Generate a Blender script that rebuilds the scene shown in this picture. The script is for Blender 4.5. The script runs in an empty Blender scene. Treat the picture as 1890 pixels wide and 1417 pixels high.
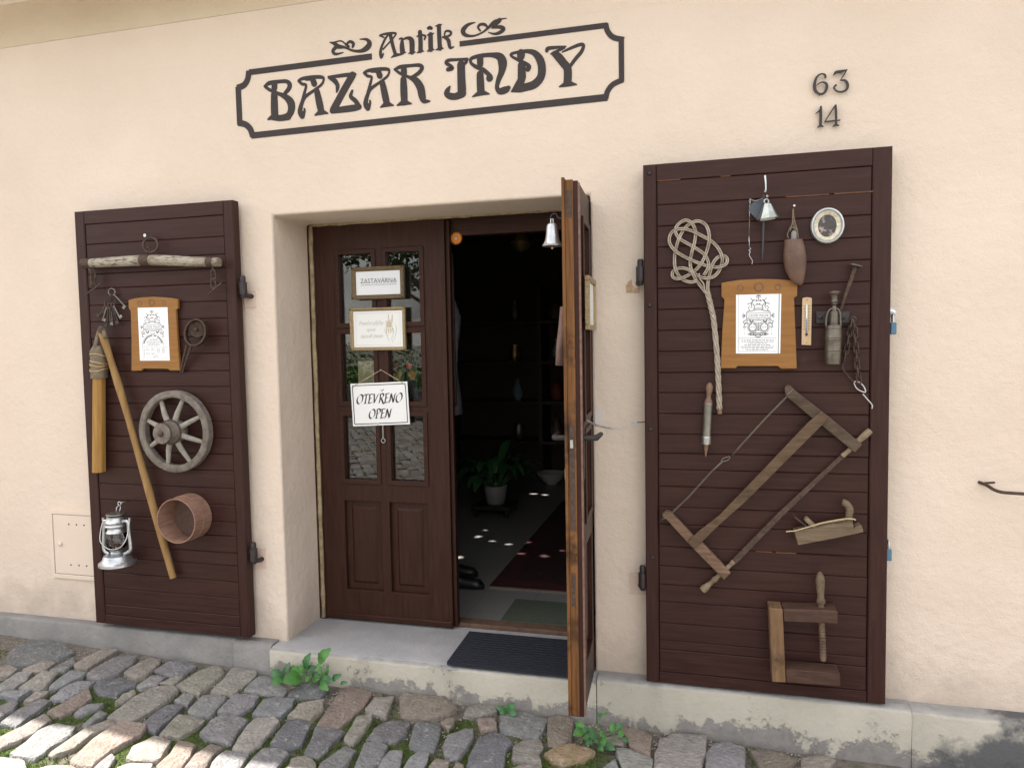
import bpy, bmesh, math, random
from math import sin, cos, pi, radians, atan2, sqrt
from mathutils import Vector as V, Matrix, noise as MN
from mathutils.geometry import tessellate_polygon
random.seed(7)
S = bpy.context.scene
COL = S.collection
# ------------------------------------------------------------------ camera
F, YAW, PIT, ROL = 1350.37, radians(14.7518), radians(-3.462), radians(-1.0332)
CAM = V((0, -3.0, 1.6))
_f = V((-sin(YAW)*cos(PIT), cos(YAW)*cos(PIT), sin(PIT))); _r = V((cos(YAW), sin(YAW), 0)); _u = _r.cross(_f)
RX = cos(ROL)*_r + sin(ROL)*_u
UX = -sin(ROL)*_r + cos(ROL)*_u
cd = bpy.data.cameras.new('camera'); co = bpy.data.objects.new('camera', cd); COL.objects.link(co)
cd.sensor_width = 36; cd.lens = F/1890*36; cd.clip_start = .05; cd.clip_end = 500
co.matrix_world = Matrix(((RX.x, UX.x, -_f.x, CAM.x), (RX.y, UX.y, -_f.y, CAM.y), (RX.z, UX.z, -_f.z, CAM.z), (0, 0, 0, 1)))
S.camera = co
# ------------------------------------------------------------------ sky, sun, exposure
SUN = V((.69, -.100, -1.0)).normalized()
w = bpy.data.worlds.new('World'); S.world = w; w.use_nodes = True
nt = w.node_tree; bg = nt.nodes['Background']
sky = nt.nodes.new('ShaderNodeTexSky'); sky.sky_type = 'NISHITA'; sky.sun_disc = False
sky.sun_elevation = math.asin(-SUN.z); sky.sun_rotation = atan2(-SUN.x, -SUN.y)
sky.dust_density = 4.0; sky.air_density = 1.0; sky.ozone_density = 1.0
tcw = nt.nodes.new('ShaderNodeTexCoord'); cn = nt.nodes.new('ShaderNodeTexNoise'); cn.inputs['Scale'].default_value = 2.6; cn.inputs['Detail'].default_value = 9; cn.inputs['Roughness'].default_value = .6
mpw = nt.nodes.new('ShaderNodeMapping'); mpw.inputs['Scale'].default_value = (1,1,2.2); nt.links.new(tcw.outputs['Generated'], mpw.inputs[0]); nt.links.new(mpw.outputs[0], cn.inputs['Vector'])
crp = nt.nodes.new('ShaderNodeMapRange'); crp.inputs[1].default_value = .36; crp.inputs[2].default_value = .58; crp.inputs[3].default_value = .25; crp.inputs[4].default_value = .95; nt.links.new(cn.outputs['Fac'], crp.inputs[0])
mxw = nt.nodes.new('ShaderNodeMix'); mxw.data_type = 'RGBA'; nt.links.new(crp.outputs[0], mxw.inputs[0]); nt.links.new(sky.outputs[0], mxw.inputs[6]); mxw.inputs[7].default_value = (8.4, 8.15, 7.9, 1)   # sunlit thin cloud
nt.links.new(mxw.outputs[2], bg.inputs[0]); bg.inputs[1].default_value = .10
sl = bpy.data.lights.new('sun', 'SUN'); sl.energy = 4.8; sl.angle = radians(.53); sl.color = (1, .95, .87)
so = bpy.data.objects.new('sun', sl); COL.objects.link(so); so.rotation_euler = SUN.to_track_quat('-Z', 'Y').to_euler()
S.view_settings.view_transform = 'Standard'; S.view_settings.look = 'None'
S.view_settings.gamma = 1; S.view_settings.use_curve_mapping = False
S.view_settings.exposure = 1.66
try:
    S.cycles.max_bounces = 10; S.cycles.diffuse_bounces = 5; S.cycles.transparent_max_bounces = 12
except Exception: pass
# ------------------------------------------------------------------ pixel -> place
G0, GX = .015, -.03                       # the street falls to the right
def ray(x, y): return (x-945)*RX - (y-708.5)*UX + F*_f
def P(x, y, Y=0.0):
    d = ray(x, y); return CAM + d*((Y-CAM.y)/d.y)
def PZ(x, y, Z):
    d = ray(x, y); return CAM + d*((Z-CAM.z)/d.z)
def PG(x, y, h=0.0):
    d = ray(x, y); t = (G0+h+GX*CAM.x-CAM.z)/(d.z-GX*d.x); return CAM + d*t
def ground(x): return G0+GX*x
def proj(p):
    v = p-CAM; z = v.dot(_f); return 945+F*v.dot(RX)/z, 708.5-F*v.dot(UX)/z
class Zm:                                  # a measuring window of the photograph
    def __init__(s, ox, oy, k): s.o, s.k = (ox, oy), k
    def __call__(s, x, y): return s.o[0]+x/s.k, s.o[1]+y/s.k
# ------------------------------------------------------------------ mesh builder
class MB:
    def __init__(s): s.v, s.f = [], []
    def add(s, vs, fs):
        b = len(s.v); s.v += [V(p) for p in vs]; s.f += [tuple(i+b for i in f) for f in fs]; return s
    def box(s, x0, x1, y0, y1, z0, z1):
        return s.add([(x0,y0,z0),(x1,y0,z0),(x1,y1,z0),(x0,y1,z0),(x0,y0,z1),(x1,y0,z1),(x1,y1,z1),(x0,y1,z1)],
                     [(0,3,2,1),(4,5,6,7),(0,1,5,4),(1,2,6,5),(2,3,7,6),(3,0,4,7)])
    def cbox(s, x0, x1, y0, y1, z0, z1, c=.003):   # box with chamfered front (y0) edges
        q = lambda a, y: [(x0+a,y,z0+a),(x1-a,y,z0+a),(x1-a,y,z1-a),(x0+a,y,z1-a)]
        vs = q(0,y1)+q(0,y0+c)+q(c,y0); fs = [(0,3,2,1),(8,9,10,11)]
        fs[0] = (3,2,1,0)
        for a in (0,4):
            for i in range(4): fs.append((a+i,a+(i+1)%4,a+4+(i+1)%4,a+4+i))
        return s.add(vs, fs)
    def obox(s, c, ax, ay, az):            # oriented box from centre and half-axis vectors
        c = V(c); vs = [c+ax*i+ay*j+az*k for k in (-1,1) for j in (-1,1) for i in (-1,1)]
        return s.add(vs, [(0,2,3,1),(4,5,7,6),(0,1,5,4),(1,3,7,5),(3,2,6,7),(2,0,4,6)])
    def ext(s, pts, dy):                   # closed outline pushed by dy (vector or y value) to a solid
        dy = dy if isinstance(dy, V) else V((0,dy,0)); n = len(pts)
        vs = [V(p) for p in pts]+[V(p)+dy for p in pts]
        return s.add(vs, [tuple(range(n)), tuple(range(2*n-1,n-1,-1))]+[(i,i+n,(i+1)%n+n,(i+1)%n) for i in range(n)])
    def holed(s, outer, holes, dy):        # outline with holes, solid
        loops = [[V(p) for p in outer]]+[[V(p) for p in h] for h in holes]
        flat = [p for l in loops for p in l]; n = len(flat); D = V((0,dy,0)) if not isinstance(dy, V) else dy
        tr = tessellate_polygon(loops)
        fs = [tuple(t) for t in tr]+[tuple(i+n for i in reversed(t)) for t in tr]; b = 0
        for l in loops:
            m = len(l); fs += [(b+i,b+i+n,b+(i+1)%m+n,b+(i+1)%m) for i in range(m)]; b += m
        return s.add(flat+[p+D for p in flat], fs)
    def tube(s, path, r, seg=8, closed=False, caps=True):
        path = [V(p) for p in path]; n = len(path); rr = r if isinstance(r, (list, tuple)) else [r]*n
        T = []
        for i in range(n):
            a = path[(i-1)%n] if closed or i > 0 else path[i]; b = path[(i+1)%n] if closed or i < n-1 else path[i]
            t = (b-a); T.append(t.normalized() if t.length > 1e-9 else V((0,0,1)))
        u = T[0].orthogonal().normalized(); b0 = len(s.v)
        for i in range(n):
            u = (u-T[i]*u.dot(T[i])).normalized(); v = T[i].cross(u)
            for k in range(seg):
                a = 2*pi*k/seg; s.v.append(path[i]+(u*cos(a)+v*sin(a))*rr[i])
        m = n if closed else n-1
        for i in range(m):
            j = (i+1)%n
            for k in range(seg):
                l = (k+1)%seg; s.f.append((b0+i*seg+k,b0+i*seg+l,b0+j*seg+l,b0+j*seg+k))
        if caps and not closed:
            s.f.append(tuple(b0+k for k in reversed(range(seg)))); s.f.append(tuple(b0+(n-1)*seg+k for k in range(seg)))
        return s
    def lathe(s, prof, c, ax=V((0,0,1)), seg=24, flat=1.0, close=False):   # prof: (radius, height along ax)
        ax = V(ax).normalized(); u = ax.orthogonal().normalized()
        if abs(ax.z) > .7: u = (V((1,0,0))-ax*ax.x).normalized()
        v = ax.cross(u); c = V(c); b = len(s.v)
        for r, h in prof:
            for k in range(seg):
                a = 2*pi*k/seg; s.v.append(c+ax*h+u*(r*cos(a))+v*(r*flat*sin(a)))
        for i in range(len(prof)-1):
            for k in range(seg):
                l = (k+1)%seg; s.f.append((b+i*seg+k,b+i*seg+l,b+(i+1)*seg+l,b+(i+1)*seg+k))
        s.f.append(tuple(b+k for k in reversed(range(seg)))); s.f.append(tuple(b+(len(prof)-1)*seg+k for k in range(seg)))
        return s
    def ribbon(s, pts, y_off, thick):      # pts: (Vector, width) in an xz plane; flat stroke of varying width
        n = len(pts); vs = []; side = []
        for i in range(n):
            a = pts[max(i-1,0)][0]; b = pts[min(i+1,n-1)][0]; t = (b-a); t.y = 0; t.normalize()
            nn = V((-t.z,0,t.x)); p, wd = pts[i]; o = V((0,y_off,0))
            vs += [p+nn*wd/2+o, p-nn*wd/2+o]
        m = len(vs); D = V((0,thick,0)); vs += [p+D for p in vs]; fs = []
        for i in range(n-1):
            a = 2*i; fs += [(a,a+1,a+3,a+2), (a+m,a+2+m,a+3+m,a+1+m), (a,a+2,a+2+m,a+m), (a+1,a+1+m,a+3+m,a+3)]
        fs += [(0,m,m+1,1), (m-2,m-1,2*m-1,2*m-2)]
        return s.add(vs, fs)
    def build(s, name, mat, parent=None, smooth=False, bevel=0, seg=2, kind=None):
        me = bpy.data.meshes.new(name); me.from_pydata(s.v, [], s.f); me.update()
        bm = bmesh.new(); bm.from_mesh(me); bmesh.ops.recalc_face_normals(bm, faces=bm.faces); bm.to_mesh(me); bm.free()
        o = bpy.data.objects.new(name, me); COL.objects.link(o)
        if mat: me.materials.append(mat)
        if smooth: me.shade_smooth() if smooth is True else me.set_sharp_from_angle(angle=radians(smooth))
        if smooth and smooth is not True:
            for p in me.polygons: p.use_smooth = True
            me.set_sharp_from_angle(angle=radians(smooth))
        if bevel:
            b = o.modifiers.new('bevel', 'BEVEL'); b.width = bevel; b.segments = seg; b.limit_method = 'ANGLE'; b.angle_limit = radians(40)
        if parent: par(o, parent)
        if kind: o['kind'] = kind
        return o
WM = {}
def par(o, p):
    o.parent = p
    m = WM.get(p.name)
    if m is not None: o.matrix_parent_inverse = m.inverted()
def thing(name, label, cat, loc, group=None):
    o = bpy.data.objects.new(name, None); COL.objects.link(o); o.location = loc; o.empty_display_size = .05
    o['label'] = label; o['category'] = cat
    if group: o['group'] = group
    WM[o.name] = Matrix.Translation(V(loc)); return o
def tag(o, label, cat, group=None):
    o['label'] = label; o['category'] = cat
    if group: o['group'] = group
    return o
def cr(pts, n=6, closed=False):            # Catmull-Rom through tuples
    out = []; m = len(pts); rng = m if closed else m-1; k = len(pts[0])
    g = (lambda i: pts[i % m]) if closed else (lambda i: pts[min(max(i,0),m-1)])
    for i in range(rng):
        a, b, c, d = g(i-1), g(i), g(i+1), g(i+2)
        for j in range(n):
            t = j/n
            out.append(tuple(.5*((2*b[q])+(c[q]-a[q])*t+(2*a[q]-5*b[q]+4*c[q]-d[q])*t*t+(3*b[q]-a[q]-3*c[q]+d[q])*t**3) for q in range(k)))
    if not closed: out.append(tuple(pts[-1]))
    return out
def crv(pts, n=6, closed=False): return [V(p) for p in cr([tuple(p) for p in pts], n, closed)]
# ------------------------------------------------------------------ materials
def newmat(name):
    m = bpy.data.materials.new(name); m.use_nodes = True
    return m, m.node_tree, m.node_tree.nodes['Principled BSDF']
def col(c): return (c[0], c[1], c[2], 1)
def N(nt, typ, **kw):
    n = nt.nodes.new(typ)
    for k, v in kw.items(): setattr(n, k, v)
    return n
def pm(name, c1, c2=None, scale=8, rough=.6, metal=0, bump=.0, bscale=60, stretch=(1,1,1), rot=(0,0,0), detail=6, c3=None, s3=3, t3=(.55,.7),
       spec=.5, lo=.3, hi=.7, bdist=.01, objcol=False, rvar=0):
    m, nt, b = newmat(name); L = nt.links.new
    tc = N(nt, 'ShaderNodeTexCoord'); mp = N(nt, 'ShaderNodeMapping'); mp.inputs['Scale'].default_value = stretch; mp.inputs['Rotation'].default_value = rot
    L(tc.outputs['Object'], mp.inputs[0])
    no = N(nt, 'ShaderNodeTexNoise'); no.inputs['Scale'].default_value = scale; no.inputs['Detail'].default_value = detail; no.inputs['Roughness'].default_value = .6
    L(mp.outputs[0], no.inputs['Vector'])
    rp = N(nt, 'ShaderNodeValToRGB'); rp.color_ramp.elements[0].position = lo; rp.color_ramp.elements[1].position = hi
    rp.color_ramp.elements[0].color = col(c1); rp.color_ramp.elements[1].color = col(c2 or c1); L(no.outputs['Fac'], rp.inputs[0])
    out = rp.outputs[0]
    if objcol:
        oi = N(nt, 'ShaderNodeObjectInfo'); mx = N(nt, 'ShaderNodeMix', data_type='RGBA', blend_type='MULTIPLY'); mx.inputs[0].default_value = 1
        L(out, mx.inputs[6]); L(oi.outputs['Color'], mx.inputs[7]); out = mx.outputs[2]
    if c3:
        n3 = N(nt, 'ShaderNodeTexNoise'); n3.inputs['Scale'].default_value = s3; n3.inputs['Detail'].default_value = 8; n3.inputs['Roughness'].default_value = .65
        L(tc.outputs['Object'], n3.inputs['Vector'])
        r3 = N(nt, 'ShaderNodeMapRange'); r3.inputs[1].default_value, r3.inputs[2].default_value = t3; L(n3.outputs['Fac'], r3.inputs[0])
        mx = N(nt, 'ShaderNodeMix', data_type='RGBA'); L(r3.outputs[0], mx.inputs[0]); L(out, mx.inputs[6]); mx.inputs[7].default_value = col(c3); out = mx.outputs[2]
    L(out, b.inputs['Base Color'])
    b.inputs['Roughness'].default_value = rough; b.inputs['Metallic'].default_value = metal; b.inputs['Specular IOR Level'].default_value = spec
    if rvar:
        mr = N(nt, 'ShaderNodeMapRange'); mr.inputs[3].default_value = rough-rvar; mr.inputs[4].default_value = rough+rvar
        L(no.outputs['Fac'], mr.inputs[0]); L(mr.outputs[0], b.inputs['Roughness'])
    if bump:
        n2 = N(nt, 'ShaderNodeTexNoise'); n2.inputs['Scale'].default_value = bscale; n2.inputs['Detail'].default_value = 5
        L(mp.outputs[0], n2.inputs['Vector'])
        bp = N(nt, 'ShaderNodeBump'); bp.inputs['Strength'].default_value = bump; bp.inputs['Distance'].default_value = bdist
        L(n2.outputs['Fac'], bp.inputs['Height']); L(bp.outputs[0], b.inputs['Normal'])
    return m
def plaster(name, c1, c2, dirt, dz=None):
    m, nt, b = newmat(name); L = nt.links.new
    tc = N(nt, 'ShaderNodeTexCoord'); vec = tc.outputs['Object']
    def nz(sc, d=6, r=.6):
        n = N(nt, 'ShaderNodeTexNoise'); n.inputs['Scale'].default_value = sc; n.inputs['Detail'].default_value = d; n.inputs['Roughness'].default_value = r
        L(vec, n.inputs['Vector']); return n.outputs['Fac']
    rp = N(nt, 'ShaderNodeValToRGB'); rp.color_ramp.elements[0].position = .35; rp.color_ramp.elements[1].position = .68
    rp.color_ramp.elements[0].color = col(c1); rp.color_ramp.elements[1].color = col(c2); L(nz(1.3, 8), rp.inputs[0])
    # specks and small scuffs
    mr = N(nt, 'ShaderNodeMapRange'); mr.inputs[1].default_value = .70; mr.inputs[2].default_value = .76; L(nz(16, 6, .7), mr.inputs[0])
    mr.inputs[4].default_value = .55
    mx = N(nt, 'ShaderNodeMix', data_type='RGBA'); L(mr.outputs[0], mx.inputs[0]); L(rp.outputs[0], mx.inputs[6]); mx.inputs[7].default_value = col(dirt)
    out = mx.outputs[2]
    if dz is not None:                      # splash dirt above the plinth, with an uneven edge
        sx = N(nt, 'ShaderNodeSeparateXYZ'); L(vec, sx.inputs[0])
        ad = N(nt, 'ShaderNodeMath', operation='MULTIPLY_ADD'); L(nz(5, 8), ad.inputs[0]); ad.inputs[1].default_value = -.55; L(sx.outputs[2], ad.inputs[2])
        r2 = N(nt, 'ShaderNodeMapRange'); r2.inputs[1].default_value = dz; r2.inputs[2].default_value = dz-.22; r2.inputs[4].default_value = .75; L(ad.outputs[0], r2.inputs[0])
        m2 = N(nt, 'ShaderNodeMix', data_type='RGBA'); L(r2.outputs[0], m2.inputs[0]); L(out, m2.inputs[6]); m2.inputs[7].default_value = col(dirt); out = m2.outputs[2]
    L(out, b.inputs['Base Color']); b.inputs['Roughness'].default_value = .88; b.inputs['Specular IOR Level'].default_value = .25
    a = N(nt, 'ShaderNodeMath', operation='MULTIPLY_ADD'); L(nz(34, 4), a.inputs[0]); a.inputs[1].default_value = .8
    a2 = N(nt, 'ShaderNodeMath', operation='MULTIPLY'); L(nz(170, 3), a2.inputs[0]); a2.inputs[1].default_value = .35; L(a2.outputs[0], a.inputs[2])
    a3 = N(nt, 'ShaderNodeMath', operation='MULTIPLY_ADD'); L(nz(4, 3), a3.inputs[0]); a3.inputs[1].default_value = 2.2; L(a.outputs[0], a3.inputs[2])
    bp = N(nt, 'ShaderNodeBump'); bp.inputs['Strength'].default_value = .5; bp.inputs['Distance'].default_value = .012
    L(a3.outputs[0], bp.inputs['Height']); L(bp.outputs[0], b.inputs['Normal'])
    return m
M = {}
M['plaster'] = plaster('plaster', (.655,.545,.450), (.71,.60,.505), (.42,.35,.29), .12)
M['cove'] = plaster('cove_bounce_tint', (.595,.49,.37), (.66,.555,.43), (.36,.28,.19))  # warm bounce and eave shade put into the colour as tan
M['patch'] = plaster('patch_plaster', (.60,.46,.385), (.64,.50,.42), (.40,.31,.26))
M['concrete'] = pm('plinth_concrete', (.17,.165,.16), (.27,.26,.25), 5, .85, bump=.5, bscale=60, c3=(.33,.31,.27), s3=2.5, t3=(.55,.7))
M['flaking'] = pm('flaking_paint', (.47,.44,.36), (.53,.49,.41), 4, .85, bump=.5, bscale=45, c3=(.21,.195,.185), s3=9, t3=(.56,.585))
def flakemat(name, stain):
    m, nt, b = newmat(name); L = nt.links.new; tc = N(nt, 'ShaderNodeTexCoord'); vec = tc.outputs['Object']
    def nz(sc, d=8, ro=.65):
        n = N(nt, 'ShaderNodeTexNoise'); n.inputs['Scale'].default_value = sc; n.inputs['Detail'].default_value = d; n.inputs['Roughness'].default_value = ro; L(vec, n.inputs['Vector']); return n.outputs['Fac']
    def ma(op, a, b_=None, c_=None):
        n = N(nt, 'ShaderNodeMath', operation=op)
        for i, q in enumerate((a, b_, c_)):
            if q is None: continue
            if isinstance(q, (int, float)): n.inputs[i].default_value = q
            else: L(q, n.inputs[i])
        return n.outputs[0]
    def mr(v, a, b_, lo=0, hi=1):
        n = N(nt, 'ShaderNodeMapRange'); L(v, n.inputs[0]); n.inputs[1].default_value, n.inputs[2].default_value, n.inputs[3].default_value, n.inputs[4].default_value = a, b_, lo, hi; return n.outputs[0]
    def mix(f, a, b_):
        n = N(nt, 'ShaderNodeMix', data_type='RGBA'); L(f, n.inputs[0])
        for i, q in ((6, a), (7, b_)):
            if isinstance(q, tuple): n.inputs[i].default_value = col(q)
            else: L(q, n.inputs[i])
        return n.outputs[2]
    sx = N(nt, 'ShaderNodeSeparateXYZ'); L(vec, sx.inputs[0]); x, z = sx.outputs[0], sx.outputs[2]
    paint = mix(mr(nz(3), .35, .7), (.40,.375,.315), (.47,.44,.375)); paint = mix(mr(nz(14), .55, .8, 0, .5), paint, (.33,.305,.26))
    grey = mix(mr(nz(30), .3, .7), (.19,.178,.168), (.27,.255,.24))
    zr = ma('SUBTRACT', z, ma('MULTIPLY_ADD', x, -.03, .015))                       # height above the street
    foot = mr(zr, .09, .0, 0, .13)
    f = mr(ma('ADD', ma('ADD', ma('MULTIPLY', nz(5, 10, .7), .55), ma('MULTIPLY', nz(16, 10, .75), .45)), foot), .565, .60)
    c = mix(f, paint, grey)
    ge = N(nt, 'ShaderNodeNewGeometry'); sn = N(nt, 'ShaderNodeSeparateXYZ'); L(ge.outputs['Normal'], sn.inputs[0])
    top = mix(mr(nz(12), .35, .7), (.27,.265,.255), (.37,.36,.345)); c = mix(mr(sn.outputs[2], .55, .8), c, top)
    if stain:
        g = mr(ma('ADD', ma('MULTIPLY_ADD', nz(4), .7, x), ma('MULTIPLY', z, -.9)), 1.17, 1.27); c = mix(g, c, (.105,.105,.108))
    L(c, b.inputs['Base Color']); b.inputs['Roughness'].default_value = .9; b.inputs['Specular IOR Level'].default_value = .2
    h = ma('ADD', ma('MULTIPLY', nz(45, 5), .9), ma('MULTIPLY', f, -.35)); bp = N(nt, 'ShaderNodeBump'); bp.inputs['Strength'].default_value = .6; bp.inputs['Distance'].default_value = .008; L(h, bp.inputs['Height']); L(bp.outputs[0], b.inputs['Normal'])
    return m
M['flaking'] = flakemat('flaking_step_paint', False)
M['flaking2'] = flakemat('flaking_plinth_paint', True)
M['step_top'] = pm('step_cement', (.29,.285,.29), (.37,.36,.365), 6, .8, bump=.35, bscale=90, c3=(.24,.23,.22), s3=4, t3=(.6,.75))
def wood(name, c1, c2, rot=(0,0,0), stretch=(2,26,26), scale=3, rough=.5, bump=.25, c3=None, s3=3, t3=(.6,.72), spec=.2, rvar=.1):
    return pm(name, c1, c2, scale, rough, bump=bump, bscale=scale*2.2, stretch=stretch, rot=rot, detail=8, c3=c3, s3=s3, t3=t3, spec=spec, lo=.32, hi=.68, bdist=.004, rvar=rvar)
M['shutter'] = wood('shutter_wood', (.029,.0108,.0088), (.046,.0185,.0150), rough=.46, c3=(.07,.036,.030), s3=9, t3=(.68,.85), spec=.2, bump=.12)
M['shutter_v'] = wood('shutter_wood_upright', (.029,.0108,.0088), (.046,.0185,.0150), stretch=(26,26,2), rough=.46, c3=(.07,.036,.030), s3=9, t3=(.68,.85), spec=.2, bump=.12)
M['door'] = wood('door_wood', (.028,.0100,.0070), (.046,.0185,.0125), stretch=(26,26,2), rough=.42, spec=.18)
M['door_rail'] = wood('door_rail_wood', (.028,.0100,.0070), (.046,.0185,.0125), stretch=(2,26,26), rough=.42, spec=.18)
M['raw'] = wood('raw_wood', (.085,.036,.013), (.21,.095,.032), stretch=(26,26,1.2), rough=.6, c3=(.03,.014,.009), s3=6, t3=(.54,.68), bump=.5)
M['rawline'] = pm('raw_sliver', (0.15,0.06,0.0225), (0.08,0.03,0.015), 20, .8)
M['honey'] = wood('honey_wood', (0.2315,0.1055,0.03064), (0.2927,0.143,0.04425), rough=.5, scale=2.5)
M['oldwood'] = wood('old_grey_wood', (0.09,0.06,0.039), (0.18,0.132,0.09), c3=(.045,.028,.019), s3=15, t3=(.5,.78), stretch=(8,8,8), scale=5, rough=.8, bump=.5)
M['flail'] = wood('flail_wood', (0.2716,0.1433,0.03772), (0.3772,0.2112,0.06412), stretch=(26,26,2), rough=.55)
M['flail2'] = wood('flail_handle_wood', (0.2214,0.1255,0.04428), (0.3247,0.1993,0.08118), stretch=(14,14,2), rough=.55)
M['whitewood'] = pm('peeling_white_wood', (.075,.058,.045), (.36,.32,.255), 9, .75, stretch=(3,16,16), bump=.4, bscale=14, lo=.40, hi=.50, c3=(.20,.15,.10), s3=7, t3=(.5,.68))
M['wheel'] = pm('weathered_oak', (0.09945,0.08032,0.06502), (0.2066,0.1797,0.153), 30, .85, bump=.5, bscale=90)
M['wheelspoke'] = pm('weathered_spoke', (.20,.18,.15), (.33,.31,.27), 30, .85, bump=.4, bscale=90)
M['saw1'] = wood('saw_wood_grey', (0.0576,0.03802,0.0265), (0.1152,0.08352,0.06048), c3=(.045,.028,.019), s3=15, t3=(.5,.78), rot=(0,radians(40),0), stretch=(3,22,22), rough=.75, bump=.4)
M['saw2'] = wood('saw_wood_red', (0.1156,0.06141,0.03613), (0.2095,0.1373,0.09392), c3=(.045,.028,.019), s3=15, t3=(.5,.78), rot=(0,radians(42),0), stretch=(3,22,22), rough=.75, bump=.4)
M['saw3'] = wood('saw_wood_brace', (0.07956,0.04896,0.02938), (0.1346,0.0887,0.05508), c3=(.045,.028,.019), s3=15, t3=(.5,.78), rot=(0,radians(-42),0), stretch=(3,22,22), rough=.75, bump=.4)
M['pale'] = wood('pale_wood', (0.1795,0.1306,0.0816), (0.2502,0.1958,0.1306), c3=(.045,.028,.019), s3=15, t3=(.5,.78), stretch=(12,12,12), scale=4, rough=.7)
M['plane'] = wood('plane_wood', (0.1077,0.07344,0.04406), (0.1812,0.1371,0.09306), rot=(0,radians(-10),0), stretch=(3,24,24), rough=.7, bump=.4, c3=(.12,.08,.05), s3=12, t3=(.6,.75))
M['clamp'] = wood('clamp_wood', (0.05057,0.02601,0.01878), (0.09758,0.05419,0.03829), c3=(.045,.028,.019), s3=15, t3=(.5,.78), rough=.65, bump=.4, stretch=(3,20,20))
M['clamp_v'] = wood('clamp_beam_wood', (0.1248,0.06864,0.03432), (0.2059,0.1248,0.06864), c3=(.045,.028,.019), s3=15, t3=(.5,.78), rough=.65, bump=.4, stretch=(20,20,3))
M['horn'] = pm('whetstone_horn', (.075,.036,.022), (.14,.078,.052), 18, .5, bump=.25, bscale=70)
M['turned'] = pm('turned_wood', (0.128,0.068,0.04), (0.192,0.112,0.072), 25, .5)
M['sievewood'] = wood('sieve_wood', (0.2,0.108,0.076), (0.304,0.184,0.136), stretch=(3,3,20), scale=5, rough=.6)
M['sievein'] = pm('sieve_mesh', (.085,.05,.04), (.13,.08,.06), 60, .8)
M['cane'] = pm('cane', (.25,.205,.155), (.42,.36,.285), 60, .5, bump=.2, bscale=200)
M['iron'] = pm('rusty_iron', (.05,.036,.03), (.12,.075,.055), 60, .7, .5, bump=.4, bscale=150)
M['darkiron'] = pm('dark_iron', (.035,.028,.03), (.06,.05,.052), 40, .55, .5, bump=.2, bscale=120)
M['steel'] = pm('dull_steel', (.42,.42,.42), (.62,.62,.62), 30, .33, .9)
M['pewter'] = pm('pewter', (0.165,0.1537,0.135), (0.255,0.2325,0.2025), 25, .4, .85)
M['zinc'] = pm('zinc_tin', (0.4,0.416,0.432), (0.576,0.592,0.608), 18, .33, .9, bump=.15, bscale=60)
M['bell'] = pm('bell_tin', (0.289,0.323,0.306), (0.493,0.527,0.493), 14, .36, .85, bump=.3, bscale=30)
M['blueplate'] = pm('blue_plate', (.05,.06,.075), (.09,.10,.12), 14, .45, .5)
M['brass'] = pm('old_brass', (.42,.30,.12), (.55,.40,.17), 30, .35, .9)
M['greybrass'] = pm('grey_brass', (0.1045,0.09075,0.0715), (0.165,0.1458,0.1183), 30, .42, .8, bump=.2, bscale=80)
M['leather'] = pm('leather', (0.1105,0.085,0.0595), (0.1955,0.153,0.102), 30, .75, bump=.4, bscale=90)
M['rawhide'] = pm('rawhide_thong', (.40,.26,.10), (.52,.36,.17), 40, .7)
M['twine'] = pm('twine', (.36,.28,.15), (.50,.41,.25), 80, .9)
M['paper'] = pm('white_paper', (.80,.81,.83), (.84,.85,.86), 3, .6)
M['paper2'] = pm('cream_paper', (.75,.76,.74), (.79,.80,.77), 3, .6)
M['crestink'] = pm('crest_ink', (.10,.10,.115), (.17,.17,.19), 30, .7)
M['ink'] = pm('black_ink', (.025,.025,.03), (.04,.04,.045), 30, .6)
M['ink_grey'] = pm('grey_ink', (.26,.27,.30), (.34,.35,.38), 30, .7)
M['ink_pale'] = pm('pale_ink', (.50,.51,.54), (.56,.57,.60), 30, .7)
M['ink_tan'] = pm('tan_ink', (.50,.40,.30), (.60,.52,.42), 30, .7)
M['inklight'] = pm('faint_script_ink', (.40,.38,.38), (.48,.46,.46), 30, .7)
M['signpaint'] = pm('sign_paint', (0.0252,0.018,0.0186), (0.0336,0.0246,0.0246), 40, .7, bump=.12, bscale=130)
M['numeral'] = pm('numeral_metal', (0.0245,0.0196,0.0189), (0.042,0.035,0.0329), 40, .5, .3)
M['goldframe'] = pm('bronze_frame', (.12,.085,.045), (.22,.16,.085), 90, .45, .5, bump=.5, bscale=160)
M['goldframe2'] = pm('gilt_frame', (.28,.20,.10), (.42,.32,.18), 90, .4, .5, bump=.5, bscale=160)
M['silverframe'] = pm('silver_frame', (.40,.42,.44), (.56,.58,.58), 40, .4, .7)
M['pearl'] = pm('pearl_frame', (.45,.39,.28), (.70,.66,.55), 90, .5, .2, bump=.4, bscale=120)
M['photo'] = pm('old_photo', (.018,.014,.014), (.045,.035,.033), 30, .25, c3=(.36,.27,.25), s3=42, t3=(.53,.62))
M['thermo'] = pm('beech', (0.493,0.34,0.1955), (0.561,0.408,0.2465), 6, .5, stretch=(20,20,3))
M['white'] = pm('white_enamel', (.78,.78,.78), (.82,.82,.82), 5, .4)
M['blue'] = pm('blue_padlock', (0.052,0.1352,0.2184), (0.0728,0.1664,0.2496), 20, .4)
M['boxpaint'] = pm('cream_box_paint', (.66,.545,.45), (.70,.585,.485), 5, .6, bump=.1, bscale=60)
M['rubber'] = pm('black_rubber', (.012,.014,.022), (.022,.025,.036), 60, .75, bump=.3, bscale=250)
M['tile'] = pm('floor_tile', (.30,.29,.28), (.38,.37,.35), 3, .35)
M['room'] = pm('room_wall', (.05,.038,.03), (.075,.056,.044), 3, .9)
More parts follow.
